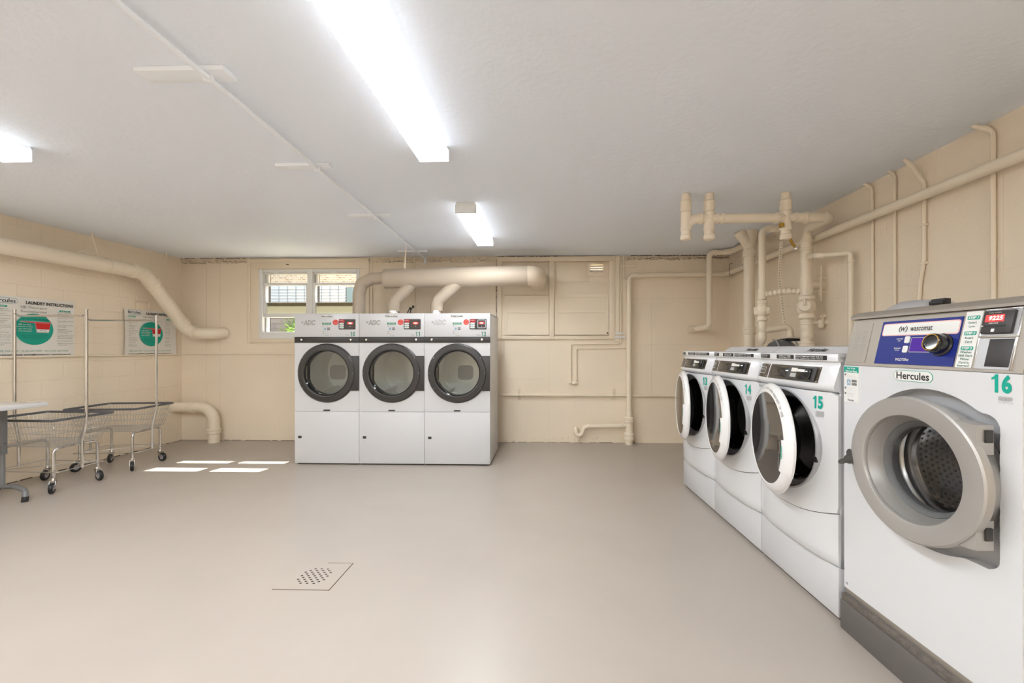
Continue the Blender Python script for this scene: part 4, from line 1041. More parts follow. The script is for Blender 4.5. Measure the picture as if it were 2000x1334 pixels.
    q = MB(); q.lathe([(0.270, -0.0540), (0.264, -0.0475)], (pcx, 0, cz), (0, 1, 0), 24, a0=R(205), a1=R(262)); q.build('rim_stripe', 'rust', rim, label='thin reddish brown stripe')
    q = MB(); q.box(0.236, 0.258, -0.060, -0.048, cz-0.075, cz-0.045, 0.002); q.build('door_catch', 'black_rubber', rim)
    q = MB(); q.lathe([(0.239, -0.010), (0.234, -0.018), (0.226, -0.012), (0.224, 0.01), (0.215, -0.002), (0.207, 0.006), (0.203, 0.05), (0.203, 0.13), (0.239, 0.13)], (pcx, 0, cz), (0, 1, 0), 80, closed=True); q.build('gasket', 'black_gloss', t)
    q = MB(); q.lathe([(0.206, 0.128), (0.262, 0.14), (0.266, 0.16), (0.266, 0.50), (0.0, 0.52)], (pcx, 0, cz), (0, 1, 0), 64); q.build('drum', 'steel', t)
    # door, hinged on the far side and standing ajar
    hx, hy = -0.305, -0.044
    ox = 0.305; RD = 0.308
    q = MB(); q.lathe([(0.256, -0.0465), (0.261, -0.049), (0.277, -0.045), (0.292, -0.037), (0.303, -0.027), (RD, -0.018), (RD, -0.010), (0.302, -0.005), (0.25, -0.003), (0.24, -0.012)], (ox, 0, 0), (0, 1, 0), 96, closed=True); dr = q.build('door', 'white_gloss', t, (hx, hy, cz), (0, 0, R(-12.3)))
    q = MB(); q.lathe([(0, -0.0485), (0.15, -0.048), (0.2575, -0.046), (0.2575, -0.038), (0, -0.040)], (ox, 0, 0), (0, 1, 0), 96); q.build('door_glass', 'dark_glass', dr)
    q = MB(); q.lathe([(0.252, -0.012), (0.235, -0.006), (0.215, 0.0), (0.200, 0.03), (0.150, 0.075), (0, 0.095)], (ox, 0, 0), (0, 1, 0), 64); q.build('door_bowl', 'black_gloss', dr)
    # handle block over the ring
    q = MB(); q.lathe([(0.243, -0.048), (0.247, -0.056), (0.260, -0.060), (0.281, -0.053), (0.303, -0.036), (0.314, -0.022), (0.314, -0.010), (0.300, -0.005)], (ox, 0, 0), (0, 1, 0), 18, a0=R(172), a1=R(210), closed=True); hd = q.build('door_handle', 'white_gloss', dr)
    q = MB(); q.box(ox+0.185, ox+0.244, -0.0515, -0.042, -0.128, 0.022, 0.004); q.build('handle_recess', 'black_gloss', dr)
    q = MB()
    for k in range(7):
        a = R(0.5-1.9*k*1.15); r = 0.2625; q.box(ox+r*math.cos(a)-0.0065, ox+r*math.cos(a)+0.0065, -0.0612, -0.0592, r*math.sin(a)-0.0028, r*math.sin(a)+0.0028)
    q.build('handle_sticker', 'green', dr)
    q = MB()
    for k, ch in enumerate('LIFT'):
        a = R(-17-2.8*k); r = 0.2625; q.text(ch, 0, 0, 0, 0.009, None, 0.03, M=Matrix.Translation((ox+r*math.cos(a), -0.0610, r*math.sin(a))) @ Matrix.Rotation(-a-PI/2, 4, 'Y'))
    q.build('handle_lettering', 'text_grey', dr)
    # curved warning along the ring
    q = MB(); s_ = 'LEAVE DOOR OPEN WHEN NOT IN USE'
    for k, ch in enumerate(s_):
        if ch == ' ': continue
        a = R(104-k*2.35); r = 0.281
        M_ = Matrix.Translation((ox+r*math.cos(a), -0.0445, r*math.sin(a))) @ Matrix.Rotation(-(a-PI/2), 4, 'Y') @ Matrix.Rotation(-0.42, 4, 'X')
        q.text(ch, 0, 0, -0.0016, 0.0125, None if ch == 'I' else 0.0075, 0.02, M=M_)
    q.build('ring_lettering', 'text_grey', dr)
    q = MB(); q.tube([(-0.005, 0.0, -0.07), (-0.005, 0.0, 0.07)], 0.012, 12); q.build('hinge', 'silver_grey', dr)
    return t
NX, NY = 1.438, 2.055      # near front corner of the washer row
for i, (num, lb, lid) in enumerate((('15', 'white front-load washer numbered 15, door ajar, next to the steel-topped washer', True),
                                    ('14', 'white front-load washer numbered 14, door ajar, middle of the three pedestal washers', True),
                                    ('13', 'white front-load washer numbered 13, door ajar, farthest back in the row', False))):
    d = 0.669*(i+0.5)
    washer(NX-UX*d, NY-UY*d, num, lb, lid)

# ================================================================== BIG WASHER IN FRONT
t = thing('commercial_washer', 'large white washer numbered 16 with round grey porthole door and blue control panel', 'washing machine', (1.4438, 2.026, 0), TILT)
BW = 0.715
q = MB(); q.box(0.0, BW, -0.022, 0.70, 0.0, 0.142, 0.006); q.build('base', 'base_grey', t, label='dark grey raised base')
q = MB(); q.box(0.004, BW-0.004, -0.018, 0.70, 0.142, 0.172, 0.004); q.build('timber_shim', 'dusty_wood', t)
q = MB(); q.box(0.008, BW-0.008, 0.002, 0.70, 0.170, 0.20, 0.003); q.build('bottom_sill', 'stainless', t)
ccx, ccz, RC = 0.411, 0.888, 0.305
def recess(a):
    if a is None: return (ccx, ccz)
    dx, dz = math.cos(a), math.sin(a)
    # circle joined to a rounded rectangle on the hinge side
    best = RC
    X1, Z0r, Z1r, rr_ = 0.655, 0.612, 1.132, 0.045
    lo, hi = 0.0, 0.8
    def inside(px, pz):
        if px < ccx+0.10: return False
        if px > X1 or pz > Z1r-0.10*max(0, (X1-rr_-px))/0.2*0.0 or pz < Z0r: return False
        if px > X1-rr_:
            if pz > Z1r-rr_: return (px-(X1-rr_))**2+(pz-(Z1r-rr_))**2 < rr_**2
            if pz < Z0r+rr_: return (px-(X1-rr_))**2+(pz-(Z0r+rr_))**2 < rr_**2
        return True
    k = 0.0; r = 0.0
    for i in range(160):
        rr2 = i*0.0025
        if inside(ccx+dx*rr2, ccz+dz*rr2): r = rr2
    rad = max(best if dx <= 0 else min(best, (X1-rr_*0.6-ccx)/dx if dx > 1e-6 else best), r)
    return (ccx+dx*rad, ccz+dz*rad)
q = MB(); q.holed_plate(0.0, BW, 0.198, 1.268, recess, lambda x, z: 0.0, 0.045, 144); q.build('front_panel', 'white_plastic', t, sharp=0.9)
def scaled(a, s):
    p = recess(a)
    return p if a is None else (ccx+(p[0]-ccx)*s, ccz+(p[1]-ccz)*s)
q = MB(); q.box(0.0, 0.012, 0.02, 0.70, 0.198, 1.268); q.box(BW-0.012, BW, 0.02, 0.70, 0.198, 1.268); q.box(0, BW, 0.69, 0.70, 0.198, 1.268); q.box(0, BW, 0.02, 0.70, 0.198, 0.21); q.box(0, BW, 0.02, 0.7, 1.258, 1.27); q.build('cabinet', 'white_enamel', t)
q = MB(); q.prism([recess(2*PI*k/96) for k in range(96)], 0.043, 0.050)
q.bm.free(); q = MB()
q.holed_plate(0.02, BW-0.02, 0.25, 1.25, lambda a: (ccx, ccz) if a is None else (ccx+0.235*math.cos(a), ccz+0.235*math.sin(a)), lambda x, z: 0.044, 0.06, 96); q.build('recess_back', 'silver_grey', t)
q = MB(); q.lathe([(0.0, 0), (0.0065, 0), (0.0065, 0.003), (0.0, 0.004)], (0.018, 0.0, 0.222), (0, -1, 0), 12); q.build('screw', 'mid_grey', t)
# door
q = MB(); q.lathe([(0.198, -0.070), (0.203, -0.080), (0.209, -0.083), (0.268, -0.081), (0.274, -0.076), (0.275, -0.066), (0.274, -0.050), (0.262, -0.042), (0.200, -0.040)], (0, 0, 0), (0, 1, 0), 96, closed=True); dr = q.build('door', 'door_silver', t, (ccx, 0, ccz))
q = MB(); q.lathe([(0.252, -0.045), (0.250, -0.038), (0.244, 0.03), (0.205, 0.035), (0.205, -0.045)], (0.0, 0, 0.0), (0, 1, 0), 96, closed=True); q.build('door_back_ring', 'door_silver', dr)
q = MB(); q.lathe([(0.200, -0.070), (0.196, -0.060), (0.178, -0.006), (0.166, 0.0)], (0, 0, 0), (0, 1, 0), 80); q.build('inner_cone', 'door_silver', dr)
q = MB(); q.lathe([(0.182, -0.010), (0.176, -0.014), (0.164, -0.004), (0.158, 0.012), (0.156, 0.03), (0.185, 0.03)], (0, 0, 0), (0, 1, 0), 80, closed=True); q.build('glass_seal', 'pump_grey', dr)
q = MB(); q.lathe([(0.158, 0.006), (0.150, 0.04), (0.140, 0.07), (0.09, 0.085), (0, 0.088)], (0, 0, 0), (0, 1, 0), 64); q.build('door_glass', 'washer_glass', dr)
for zc, s in ((0.165, 1), (-0.155, -1)):
    q = MB(); q.prism([(0.105, s*0.045), (0.236, s*0.045), (0.236, -s*0.055 if s > 0 else 0.045), (0.19, -0.055*s), (0.13, s*0.03)] if False else [(0.150, 0.052), (0.236, 0.045), (0.236, -0.052), (0.170, -0.052)] if s > 0 else [(0.170, 0.052), (0.236, 0.052), (0.236, -0.045), (0.110, -0.06)], -0.072, -0.012, 0.004, M=Matrix.Translation((0, 0, zc))); hg = q.build('hinge_arm', 'door_silver', dr)
    q = MB(); q.box(0.236, 0.243, -0.045, -0.02, zc-0.012, zc+0.03, 0.002); q.build('hinge_pin', 'charcoal', dr)
# three-lobed knob
M0 = Matrix.Translation((-0.285, -0.075, -0.040)) @ Matrix.Rotation(R(-12), 4, 'Y') @ Matrix.Rotation(R(50), 4, 'Z')
pts = []
for k in range(36):
    a = 2*PI*k/36; r = 0.020+0.026*max(0, math.cos(3*(a-PI/2+0.15)))**1.0
    pts.append((r*math.cos(a), r*math.sin(a)))
q = MB(); q.prism(pts, -0.026, 0.0, 0.003, M=M0); q.lathe([(0, -0.030), (0.012, -0.028), (0.02, -0.012), (0.014, 0.06), (0, 0.06)], (0, 0, 0), (0, 1, 0), 20, M=M0); q.build('door_knob', 'charcoal', dr)
q = MB()
for k in range(5): q.tube([(-0.235+0.008*math.cos(a*PI/6), -0.0835, 0.085-k*0.013+0.005*math.sin(a*PI/6)) for a in range(7)], 0.0006, 4)
q.build('embossed_arrows', 'silver_grey', dr)
# tub and drum
q = MB(); q.lathe([(0.236, 0.045), (0.236, 0.075), (0.215, 0.085), (0.205, 0.10), (0.212, 0.11), (0.212, 0.13)], (ccx, 0, ccz), (0, 1, 0), 80); q.build('tub_rim', 'steel', t)
q = MB(); q.lathe([(0.212, 0.13), (0.196, 0.125), (0.190, 0.14), (0.200, 0.155), (0.250, 0.165), (0.255, 0.18), (0.255, 0.55), (0, 0.55)], (ccx, 0, ccz), (0, 1, 0), 80); dm_ = q.build('drum', 'bright_steel', t)
q = MB()
for i in range(14):
    y = 0.20+i*0.024
    for k in range(66):
        a = 2*PI*(k+0.5*(i % 2))/66
        if (math.degrees(a)-20) % 120 < 12: continue
        p = Vector((ccx+0.2545*math.cos(a), y, ccz+0.2545*math.sin(a))); n = Vector((-math.cos(a), 0, -math.sin(a)))
        q.lathe([(0, 0.001), (0.0058, 0.0)], tuple(p), tuple(n), 6)
for i in range(1, 9):
    for k in range(i*7):
        a = 2*PI*k/(i*7); r = i*0.028
        q.lathe([(0, 0.001), (0.006, 0.0)], (ccx+r*math.cos(a), 0.549, ccz+r*math.sin(a)), (0, -1, 0), 6)
q.build('perforation', 'dark_gap', dm_)
for a in (20, 140, 260):
    q = MB(); q.prism([(-0.035, 0), (0.035, 0), (0.014, 0.055), (-0.014, 0.055)], 0.17, 0.54, 0.005, M=Matrix.Translation((ccx, 0, ccz)) @ Matrix.Rotation(R(a), 4, 'Y') @ Matrix.Translation((0, 0, -0.254))); q.build('drum_lifter', 'steel', dm_)
# console, leaning back
CS = math.atan2(0.050, 0.212)
CM = Matrix.Translation((0, -0.0012, 1.27)) @ Matrix.Rotation(-CS, 4, 'X')
def cz_(z): return (z-1.27)/math.cos(CS)
q = MB(); q.prism([(0.0, 1.270), (0.050, 1.485), (0.50, 1.485), (0.55, 1.30), (0.55, 1.270)], 0.0, BW, 0.004, plane='yz'); q.build('console', 'stainless', t)
q = MB(); q.prism([(0.036, 1.487), (0.036, 1.497), (0.050, 1.512), (0.075, 1.520), (0.52, 1.520), (0.52, 1.487)], -0.004, BW+0.02, 0.003, plane='yz'); q.build('console_cap', 'stainless', t)
q = MB(); q.prism(rrect(0.066, cz_(1.375), 0.102, 0.185, 0.003), -0.0012, 0.001, M=CM); q.build('setting_plate', 'stainless', t)
q = MB()
for x in (0.048, 0.086):
    for z in (1.400, 1.352):
        o1 = rrect(x, cz_(z), 0.026, 0.034, 0.005); o2 = rrect(x, cz_(z), 0.0245, 0.0325, 0.0045)
        bb = bmesh.new(); A = [bb.verts.new((p[0], -0.002, p[1])) for p in o1]; B_ = [bb.verts.new((p[0], -0.002, p[1])) for p in o2]
        for k in range(len(A)): bb.faces.new((A[k], A[(k+1) % len(A)], B_[(k+1) % len(A)], B_[k]))
        q._add(bb, CM); q.lathe([(0.004, 0), (0.005, 0)], (x, -0.002, cz_(z)-0.003), (0, -1, 0), 16, M=CM); q.box(x-0.0006, x+0.0006, -0.0021, -0.0019, cz_(z)+0.002, cz_(z)+0.010, M=CM)
for x, z, s_ in ((0.045, 1.426, 'NORMAL'), (0.088, 1.426, 'DELICATE'), (0.045, 1.378, 'WARM'), (0.088, 1.378, 'COLD'), (0.045, 1.326, 'HOT'), (0.088, 1.326, 'RINSE')): q.text(s_, x, cz_(z), -0.002, 0.004, None, M=CM)
q.build('setting_icons', 'text_grey', t)
q = MB(); q.prism([(0.170, cz_(1.283)), (0.505, cz_(1.283)), (0.505, cz_(1.465)), (0.170, cz_(1.465))], -0.002, 0.001, M=CM); bpn = q.build('blue_panel', 'blue_panel', t)
q = MB(); q.prism(rrect(0.340, cz_(1.428), 0.322, 0.054, 0.010), -0.003, 0.0, M=CM); q.build('logo_border', 'pink_edge', bpn)
q = MB(); q.prism(rrect(0.340, cz_(1.428), 0.314, 0.046, 0.008), -0.0036, 0.0, M=CM); q.build('logo_stripe', 'label_white', bpn)
q = MB(); q.text('wascomat', 0.355, cz_(1.428), -0.0045, 0.019, 0.092, 0.012, M=CM); q.text('W', 0.277, cz_(1.428), -0.0045, 0.017, 0.022, 0.03, 0.1, M=CM)
for s_ in (-1, 1): q.tube([(0.277+s_*(0.006+0.012*math.cos(a*PI/10)), -0.0040, cz_(1.428)+0.013*math.sin(a*PI/10)) for a in range(-4, 5)], 0.0013, 6, M=CM)
q.build('logo_lettering', 'blue_panel' if False else 'logo_black', bpn)
for z in (1.384, 1.345):
    q = MB(); q.prism(rrect(0.306, cz_(z), 0.022, 0.028, 0.005), -0.005, 0.0, M=CM); bt = q.build('push_button', 'label_white', bpn)
q = MB(); q.text('WASH TEMP', 0.270, cz_(1.388), -0.0028, 0.0045, 0.030, 0.03, M=CM); q.text('SELECT', 0.270, cz_(1.380), -0.0028, 0.004, 0.014, 0.02, M=CM); q.text('EXTRA RINSE', 0.268, cz_(1.349), -0.0028, 0.0045, 0.030, 0.03, M=CM); q.text('OPTION', 0.268, cz_(1.341), -0.0028, 0.004, 0.020, 0.02, M=CM)
q.text('WLD730cc', 0.300, cz_(1.303), -0.0028, 0.0125, 0.060, 0.02, M=CM); q.build('panel_lettering', 'label_white', bpn)
q = MB(); q.prism(rrect(0.366, cz_(1.363), 0.088, 0.062, 0.003), -0.003, 0.0, M=CM); q.build('display_frame', 'light_text', bpn)
q = MB(); q.prism(rrect(0.366, cz_(1.363), 0.083, 0.057, 0.002), -0.0036, 0.0, M=CM); q.build('display', 'purple_screen', bpn)
q = MB(); q.lathe([(0.043, 0.0), (0.043, -0.006), (0.038, -0.010), (0.036, -0.040), (0.033, -0.046), (0.028, -0.047), (0.026, -0.043), (0.0, -0.042)], (0.448, 0, cz_(1.362)), (0, 1, 0), 48, M=CM); kb = q.build('dial', 'black_gloss', bpn)
q = MB(); q.lathe([(0.029, -0.0475), (0.0315, -0.0475), (0.0315, -0.0465), (0.029, -0.0465)], (0.448, 0, cz_(1.362)), (0, 1, 0), 48, M=CM, closed=True); q.build('dial_ring', 'brass', bpn)
# instruction strip
q = MB(); q.prism([(0.513, cz_(1.281)), (0.567, cz_(1.281)), (0.567, cz_(1.480)), (0.513, cz_(1.480))], -0.002, 0.001, M=CM); sp_ = q.build('step_strip', 'label_white', t)
def stepbox(z, s_): 
    q = MB(); q.prism(rrect(0.540, cz_(z), 0.040, 0.014, 0.003), -0.003, 0.0, M=CM); e = q.build('step_heading', 'green', sp_)
    q = MB(); q.text(s_, 0.540, cz_(z), -0.0036, 0.009, 0.034, 0.04, 0.2, M=CM); q.build('heading_lettering', 'label_white', sp_)
stepbox(1.457, 'STEP 1'); stepbox(1.402, 'STEP 2'); stepbox(1.349, 'STEP 3')
for grp in (((1.440, 'Select'), (1.425, 'Cycle')), ((1.386, 'Insert'), (1.372, 'Card')), ((1.335, 'Washer'), (1.323, 'Will Start'), (1.311, 'When'), (1.299, 'Card Is'), (1.288, 'Inserted'))):
    q = MB()
    for z, s_ in grp: q.text(s_, 0.540, cz_(z), -0.003, 0.0085, None, 0.01, M=CM)
    q.build('step_lettering', 'dark_green_text', sp_)
# card reader bay
q = MB(); q.prism([(0.575, cz_(1.280)), (0.682, cz_(1.280)), (0.682, cz_(1.479)), (0.575, cz_(1.479))], -0.0015, 0.001, M=CM); by = q.build('reader_bay', 'silver_grey', t)
q = MB(); q.box(0.578, 0.668, -0.012, 0.0, cz_(1.397), cz_(1.474), 0.003, M=CM); q.build('card_reader', 'charcoal', by)
q = MB(); q.box(0.588, 0.642, -0.014, -0.010, cz_(1.436), cz_(1.459), 0.001, M=CM); q.build('led_display', 'red_led', by)
q = MB(); q.text('9225', 0.620, cz_(1.4475), -0.0148, 0.0145, 0.040, 0.01, 0.08, M=CM); q.build('led_digits', 'led_digit', by)
q = MB(); q.box(0.588, 0.650, -0.0135, -0.011, cz_(1.420), cz_(1.424), M=CM); q.build('card_slot', 'black_rubber', by)
q = MB(); q.text('CARD SYSTEM', 0.613, cz_(1.466), -0.0128, 0.003, 0.036, M=CM); q.text('CARD VALUE', 0.614, cz_(1.431), -0.0128, 0.004, 0.028, 0.04, M=CM); q.prism(rrect(0.616, cz_(1.407), 0.010, 0.011, 0.002), -0.0128, -0.012, M=CM); q.flat([(0.580, cz_(1.419)), (0.587, cz_(1.422)), (0.580, cz_(1.425))], -0.0128, M=CM); q.build('reader_lettering', 'label_white', by)
q = MB(); q.box(0.572, 0.686, -0.006, 0.001, cz_(1.384), cz_(1.391), 0.001, M=CM); q.build('bay_divider', 'stainless', by)
q = MB(); q.box(0.606, 0.676, -0.003, 0.0, cz_(1.288), cz_(1.380), 0.001, M=CM); q.build('blank_plate', 'charcoal', by)
q = MB(); q.box(0.5705, 0.576, -0.004, 0.001, cz_(1.278), cz_(1.482), 0.001, M=CM); q.box(0.680, 0.686, -0.004, 0.001, cz_(1.278), cz_(1.482), 0.001, M=CM); q.box(0.5705, 0.686, -0.004, 0.001, cz_(1.478), cz_(1.483), 0.001, M=CM); q.build('bay_edge', 'bright_steel', by)
# stickers on the front
q = MB(); q.prism(rrect(0.044, 1.178, 0.088, 0.172, 0.003), -0.0008, 0.001); ps = q.build('payment_sticker', 'label_white', t)
q = MB(); q.box(0.001, 0.087, -0.0014, 0.0, 1.234, 1.262); q.build('sticker_header', 'green', ps)
q = MB(); q.text('How To Pay', 0.044, 1.2535, -0.0018, 0.010, 0.048, 0.04); q.text('With Your Phone', 0.044, 1.2405, -0.0018, 0.010, 0.068, 0.04); q.build('header_lettering', 'label_white', ps)
q = MB()
for z, s_ in ((1.224, '1'), (1.160, '2'), (1.134, '3')): q.lathe([(0, 0), (0.0055, 0)], (0.009, -0.0012, z), (0, -1, 0), 16)
q.build('step_bullet', 'text_grey', ps)
q = MB()
for z, s_ in ((1.225, 'Download the free app'), (1.217, 'from the store or scan'), (1.209, 'the code on this machine'), (1.161, 'Add money to your'), (1.150, 'account in the app'), (1.136, 'Choose this machine'), (1.128, 'and press start when'), (1.120, 'the app says ready')): q.text(s_, 0.018, z, -0.0012, 0.004, None, 0, align='l')
q.build('sticker_lettering', 'light_text', ps)
q = MB(); q.prism(rrect(0.029, 1.187, 0.022, 0.028, 0.005), -0.0014, 0.0); q.build('app_icon', 'app_blue', ps)
q = MB(); q.text('A', 0.029, 1.187, -0.0018, 0.014, None, 0.02); q.build('icon_mark', 'label_white', ps)
for z in (1.195, 1.180):
    q = MB(); q.prism(rrect(0.061, z, 0.030, 0.012, 0.002), -0.0014, 0.0); q.build('store_badge', 'text_grey', ps)
q = MB(); q.text('Hercules', 0.041, 1.104, -0.0014, 0.010, 0.036, 0.04); q.build('sticker_mark', 'text_grey', ps)
badge(t, 0.352, 1.238, 0.165, 0.044, -0.0006, rim='green')
q = MB(); number(q, '16', 0.657, 1.2345, -0.0014, 0.060, 0.064); q.build('number_decal', 'number_green', t)
q = MB(); barcode(q, 0.650, 0.690, 1.180, 1.194, -0.0012); q.text('56 98 34 28', 0.670, 1.174, -0.0012, 0.006); q.build('barcode', 'light_text', t)
# small fittings on top of the washer
q = MB(); q.lathe([(0, 0.05), (0.08, 0.045), (0.13, 0.015), (0.14, 0)], (0.11, 0.28, 1.52), (0, 0, 1), 32); q.build('soap_lid', 'silver_grey', t)
q = MB(); q.box(0.205, 0.265, 0.22, 0.25, 1.52, 1.562, 0.004); q.box(0.215, 0.275, 0.20, 0.225, 1.535, 1.552, 0.004); q.build('hose_clip', 'black_rubber', t)

# ================================================================== CARTS
def cart(cx, cy, rz, label):
    t = thing('laundry_cart', label, 'laundry cart', (cx, cy, 0), rz, 'wire laundry carts by the left wall')
    L, W = 0.36, 0.26; lb, wb = 0.30, 0.20; ZT, ZB = 0.68, 0.43
    # wire basket
    q = MB()
    def rect(z, l, w, r, rad):
        pts = rrect(0, 0, 2*l, 2*w, r, 4); q.tube([(p[0], p[1], z) for p in pts], rad, 6, closed=True)
    for k in range(5):
        f = k/4; z = ZB+(ZT-ZB)*f; rect(z, lb+(L-lb)*f, wb+(W-wb)*f, 0.04, 0.0023 if k else 0.003)
    nx, ny = 20, 13
    for k in range(nx+1):
        x = -1+2*k/nx
        for s in (-1, 1): q.tube([(x*lb*0.97, s*wb, ZB), (x*L*0.97, s*W, ZT)], 0.0016, 5, caps=False)
        q.tube([(x*lb*0.97, -wb, ZB), (x*lb*0.97, wb, ZB)], 0.0016, 5, caps=False)
    for k in range(ny+1):
        y = -1+2*k/ny
        for s in (-1, 1): q.tube([(s*lb, y*wb*0.95, ZB), (s*L, y*W*0.95, ZT)], 0.0016, 5, caps=False)
        if k % 2 == 0: q.tube([(-lb, y*wb*0.95, ZB+0.002), (lb, y*wb*0.95, ZB+0.002)], 0.0016, 5, caps=False)
    q.build('wire_basket', 'wire', t)
    q = MB(); pts = rrect(0, 0, 2*L+0.01, 2*W+0.01, 0.03, 4); q.tube([(p[0], p[1], ZT+0.004) for p in pts], 0.0115, 8, closed=True); q.build('rubber_rim', 'bumper_grey', t)
    # leg hoops, each a bent tube at one end
    xs, ys = 0.27, 0.185
    for s in (-1, 1):
        q = MB(); q.tube([(s*xs, -ys, 0.125), (s*xs, -ys, ZB-0.018), (s*xs, ys, ZB-0.018), (s*xs, ys, 0.125)], 0.0125, 12, 0.05); q.build('leg_hoop', 'chrome', t)
    q = MB(); q.tube([(p[0], p[1], 0.195) for p in rrect(0, 0, 2*(L-0.028), 2*ys+0.03, 0.02, 3)], 0.004, 6, closed=True); q.build('lower_frame', 'wire', t)
    q = MB()
    q.tube([(-xs, -ys, 0.20), (xs, ys, 0.20)], 0.003, 6); q.build('brace', 'wire', t)
    # double pole rack
    for s in (-1, 1):
        q = MB(); q.tube([(s*(L-0.03), 0, 0.185), (s*(L-0.03), 0, ZB+0.02), (s*(L+0.014), 0, ZT-0.02), (s*(L+0.014), 0, 1.725)], 0.0125, 10, 0.05); p_ = q.build('pole', 'chrome', t)
        q = MB(); q.lathe([(0, 0.004), (0.017, 0.003), (0.017, -0.002), (0, -0.002)], (s*(L+0.014), 0, 1.727), (0, 0, 1), 12); q.build('pole_cap', 'steel', p_)
    q = MB(); q.tube([(-L-0.014, 0, 1.69), (-L+0.03, 0, 1.668), (L-0.03, 0, 1.668), (L+0.014, 0, 1.69)], 0.010, 10, 0.03); q.build('hanging_bar', 'chrome', t)
    for sx in (-1, 1):
        for sy in (-1, 1):
            a = R(-60+25*sx+18*sy); x, y = sx*xs, sy*ys
            M_ = Matrix.Translation((x, y, 0)) @ Matrix.Rotation(a, 4, 'Z')
            q = MB(); q.lathe([(0, 0.14), (0.016, 0.138), (0.02, 0.118), (0.014, 0.112), (0, 0.112)], (0, 0, 0), (0, 0, 1), 14, M=M_)
            for s in (-1, 1): q.prism([(-0.02, 0.114), (0.022, 0.114), (0.045, 0.055), (0.028, 0.040)], s*0.019-0.0015, s*0.019+0.0015, M=M_)
            q.box(-0.02, 0.022, -0.0205, 0.0205, 0.108, 0.115, M=M_); cs = q.build('caster', 'steel', t)
            q = MB(); q.lathe([(0.028, -0.013), (0.046, -0.014), (0.051, -0.008), (0.051, 0.008), (0.046, 0.014), (0.028, 0.013)], (0.034, 0, 0.051), (0, 1, 0), 28, M=M_, closed=True); q.build('tyre', 'black_rubber', cs)
            q = MB(); q.lathe([(0, -0.010), (0.03, -0.011), (0.03, 0.011), (0, 0.010)], (0.034, 0, 0.051), (0, 1, 0), 24, M=M_); q.lathe([(0, -0.024), (0.008, -0.024), (0.008, 0.024), (0, 0.024)], (0.034, 0, 0.051), (0, 1, 0), 10, M=M_); q.build('wheel_hub', 'wheel_grey', cs)
    return t
cart(-4.865, 3.885, R(-1), 'wire laundry cart with chrome rack, nearer one half behind the folding table')
cart(-4.870, 4.565, R(6), 'wire laundry cart with chrome rack, farther one nearest the back corner')

# folding table at the left edge
t = thing('folding_table', 'white-topped folding table with grey leg, cut off by the left edge', 'table', (-4.85, 3.1, 0))
q = MB(); q.box(-0.40, 0.32, -1.3, 0.50, 0.826, 0.862, 0.006); q.build('tabletop', 'white_plastic', t)
for y in (0.42, -1.15):
    q = MB(); q.tube([(0, y, 0.10), (0, y, 0.50)], 0.0165, 14); lg = q.build('leg', 'table_grey', t)
    q = MB(); q.box(-0.020, 0.020, y-0.022, y+0.022, 0.40, 0.826, 0.005); q.build('leg_sleeve', 'table_grey', lg)
    q = MB()
    for k in range(4): q.lathe([(0, 0), (0.005, 0)], (0.0, y-0.0225, 0.50+k*0.055), (0, -1, 0), 10)
    q.lathe([(0, 0), (0.005, 0)], (0.0205, y, 0.50), (1, 0, 0), 10); q.build('adjustment_hole', 'dark_gap', lg)
    q = MB(); q.tube([(-0.27, y-0.02, 0.025), (-0.25, y-0.02, 0.095), (-0.12, y, 0.115), (0.12, y, 0.115), (0.25, y-0.03, 0.095), (0.275, y-0.05, 0.025)], 0.020, 14, 0.07); ft = q.build('foot', 'table_grey', t)
    for s in (-1, 1):
        q = MB(); q.tube([(s*0.2705+0.001, y-(0.022 if s < 0 else 0.045), 0.045), (s*0.273, y-(0.02 if s < 0 else 0.052), 0.0)], 0.0225, 14); q.build('foot_cap', 'black_rubber', ft)

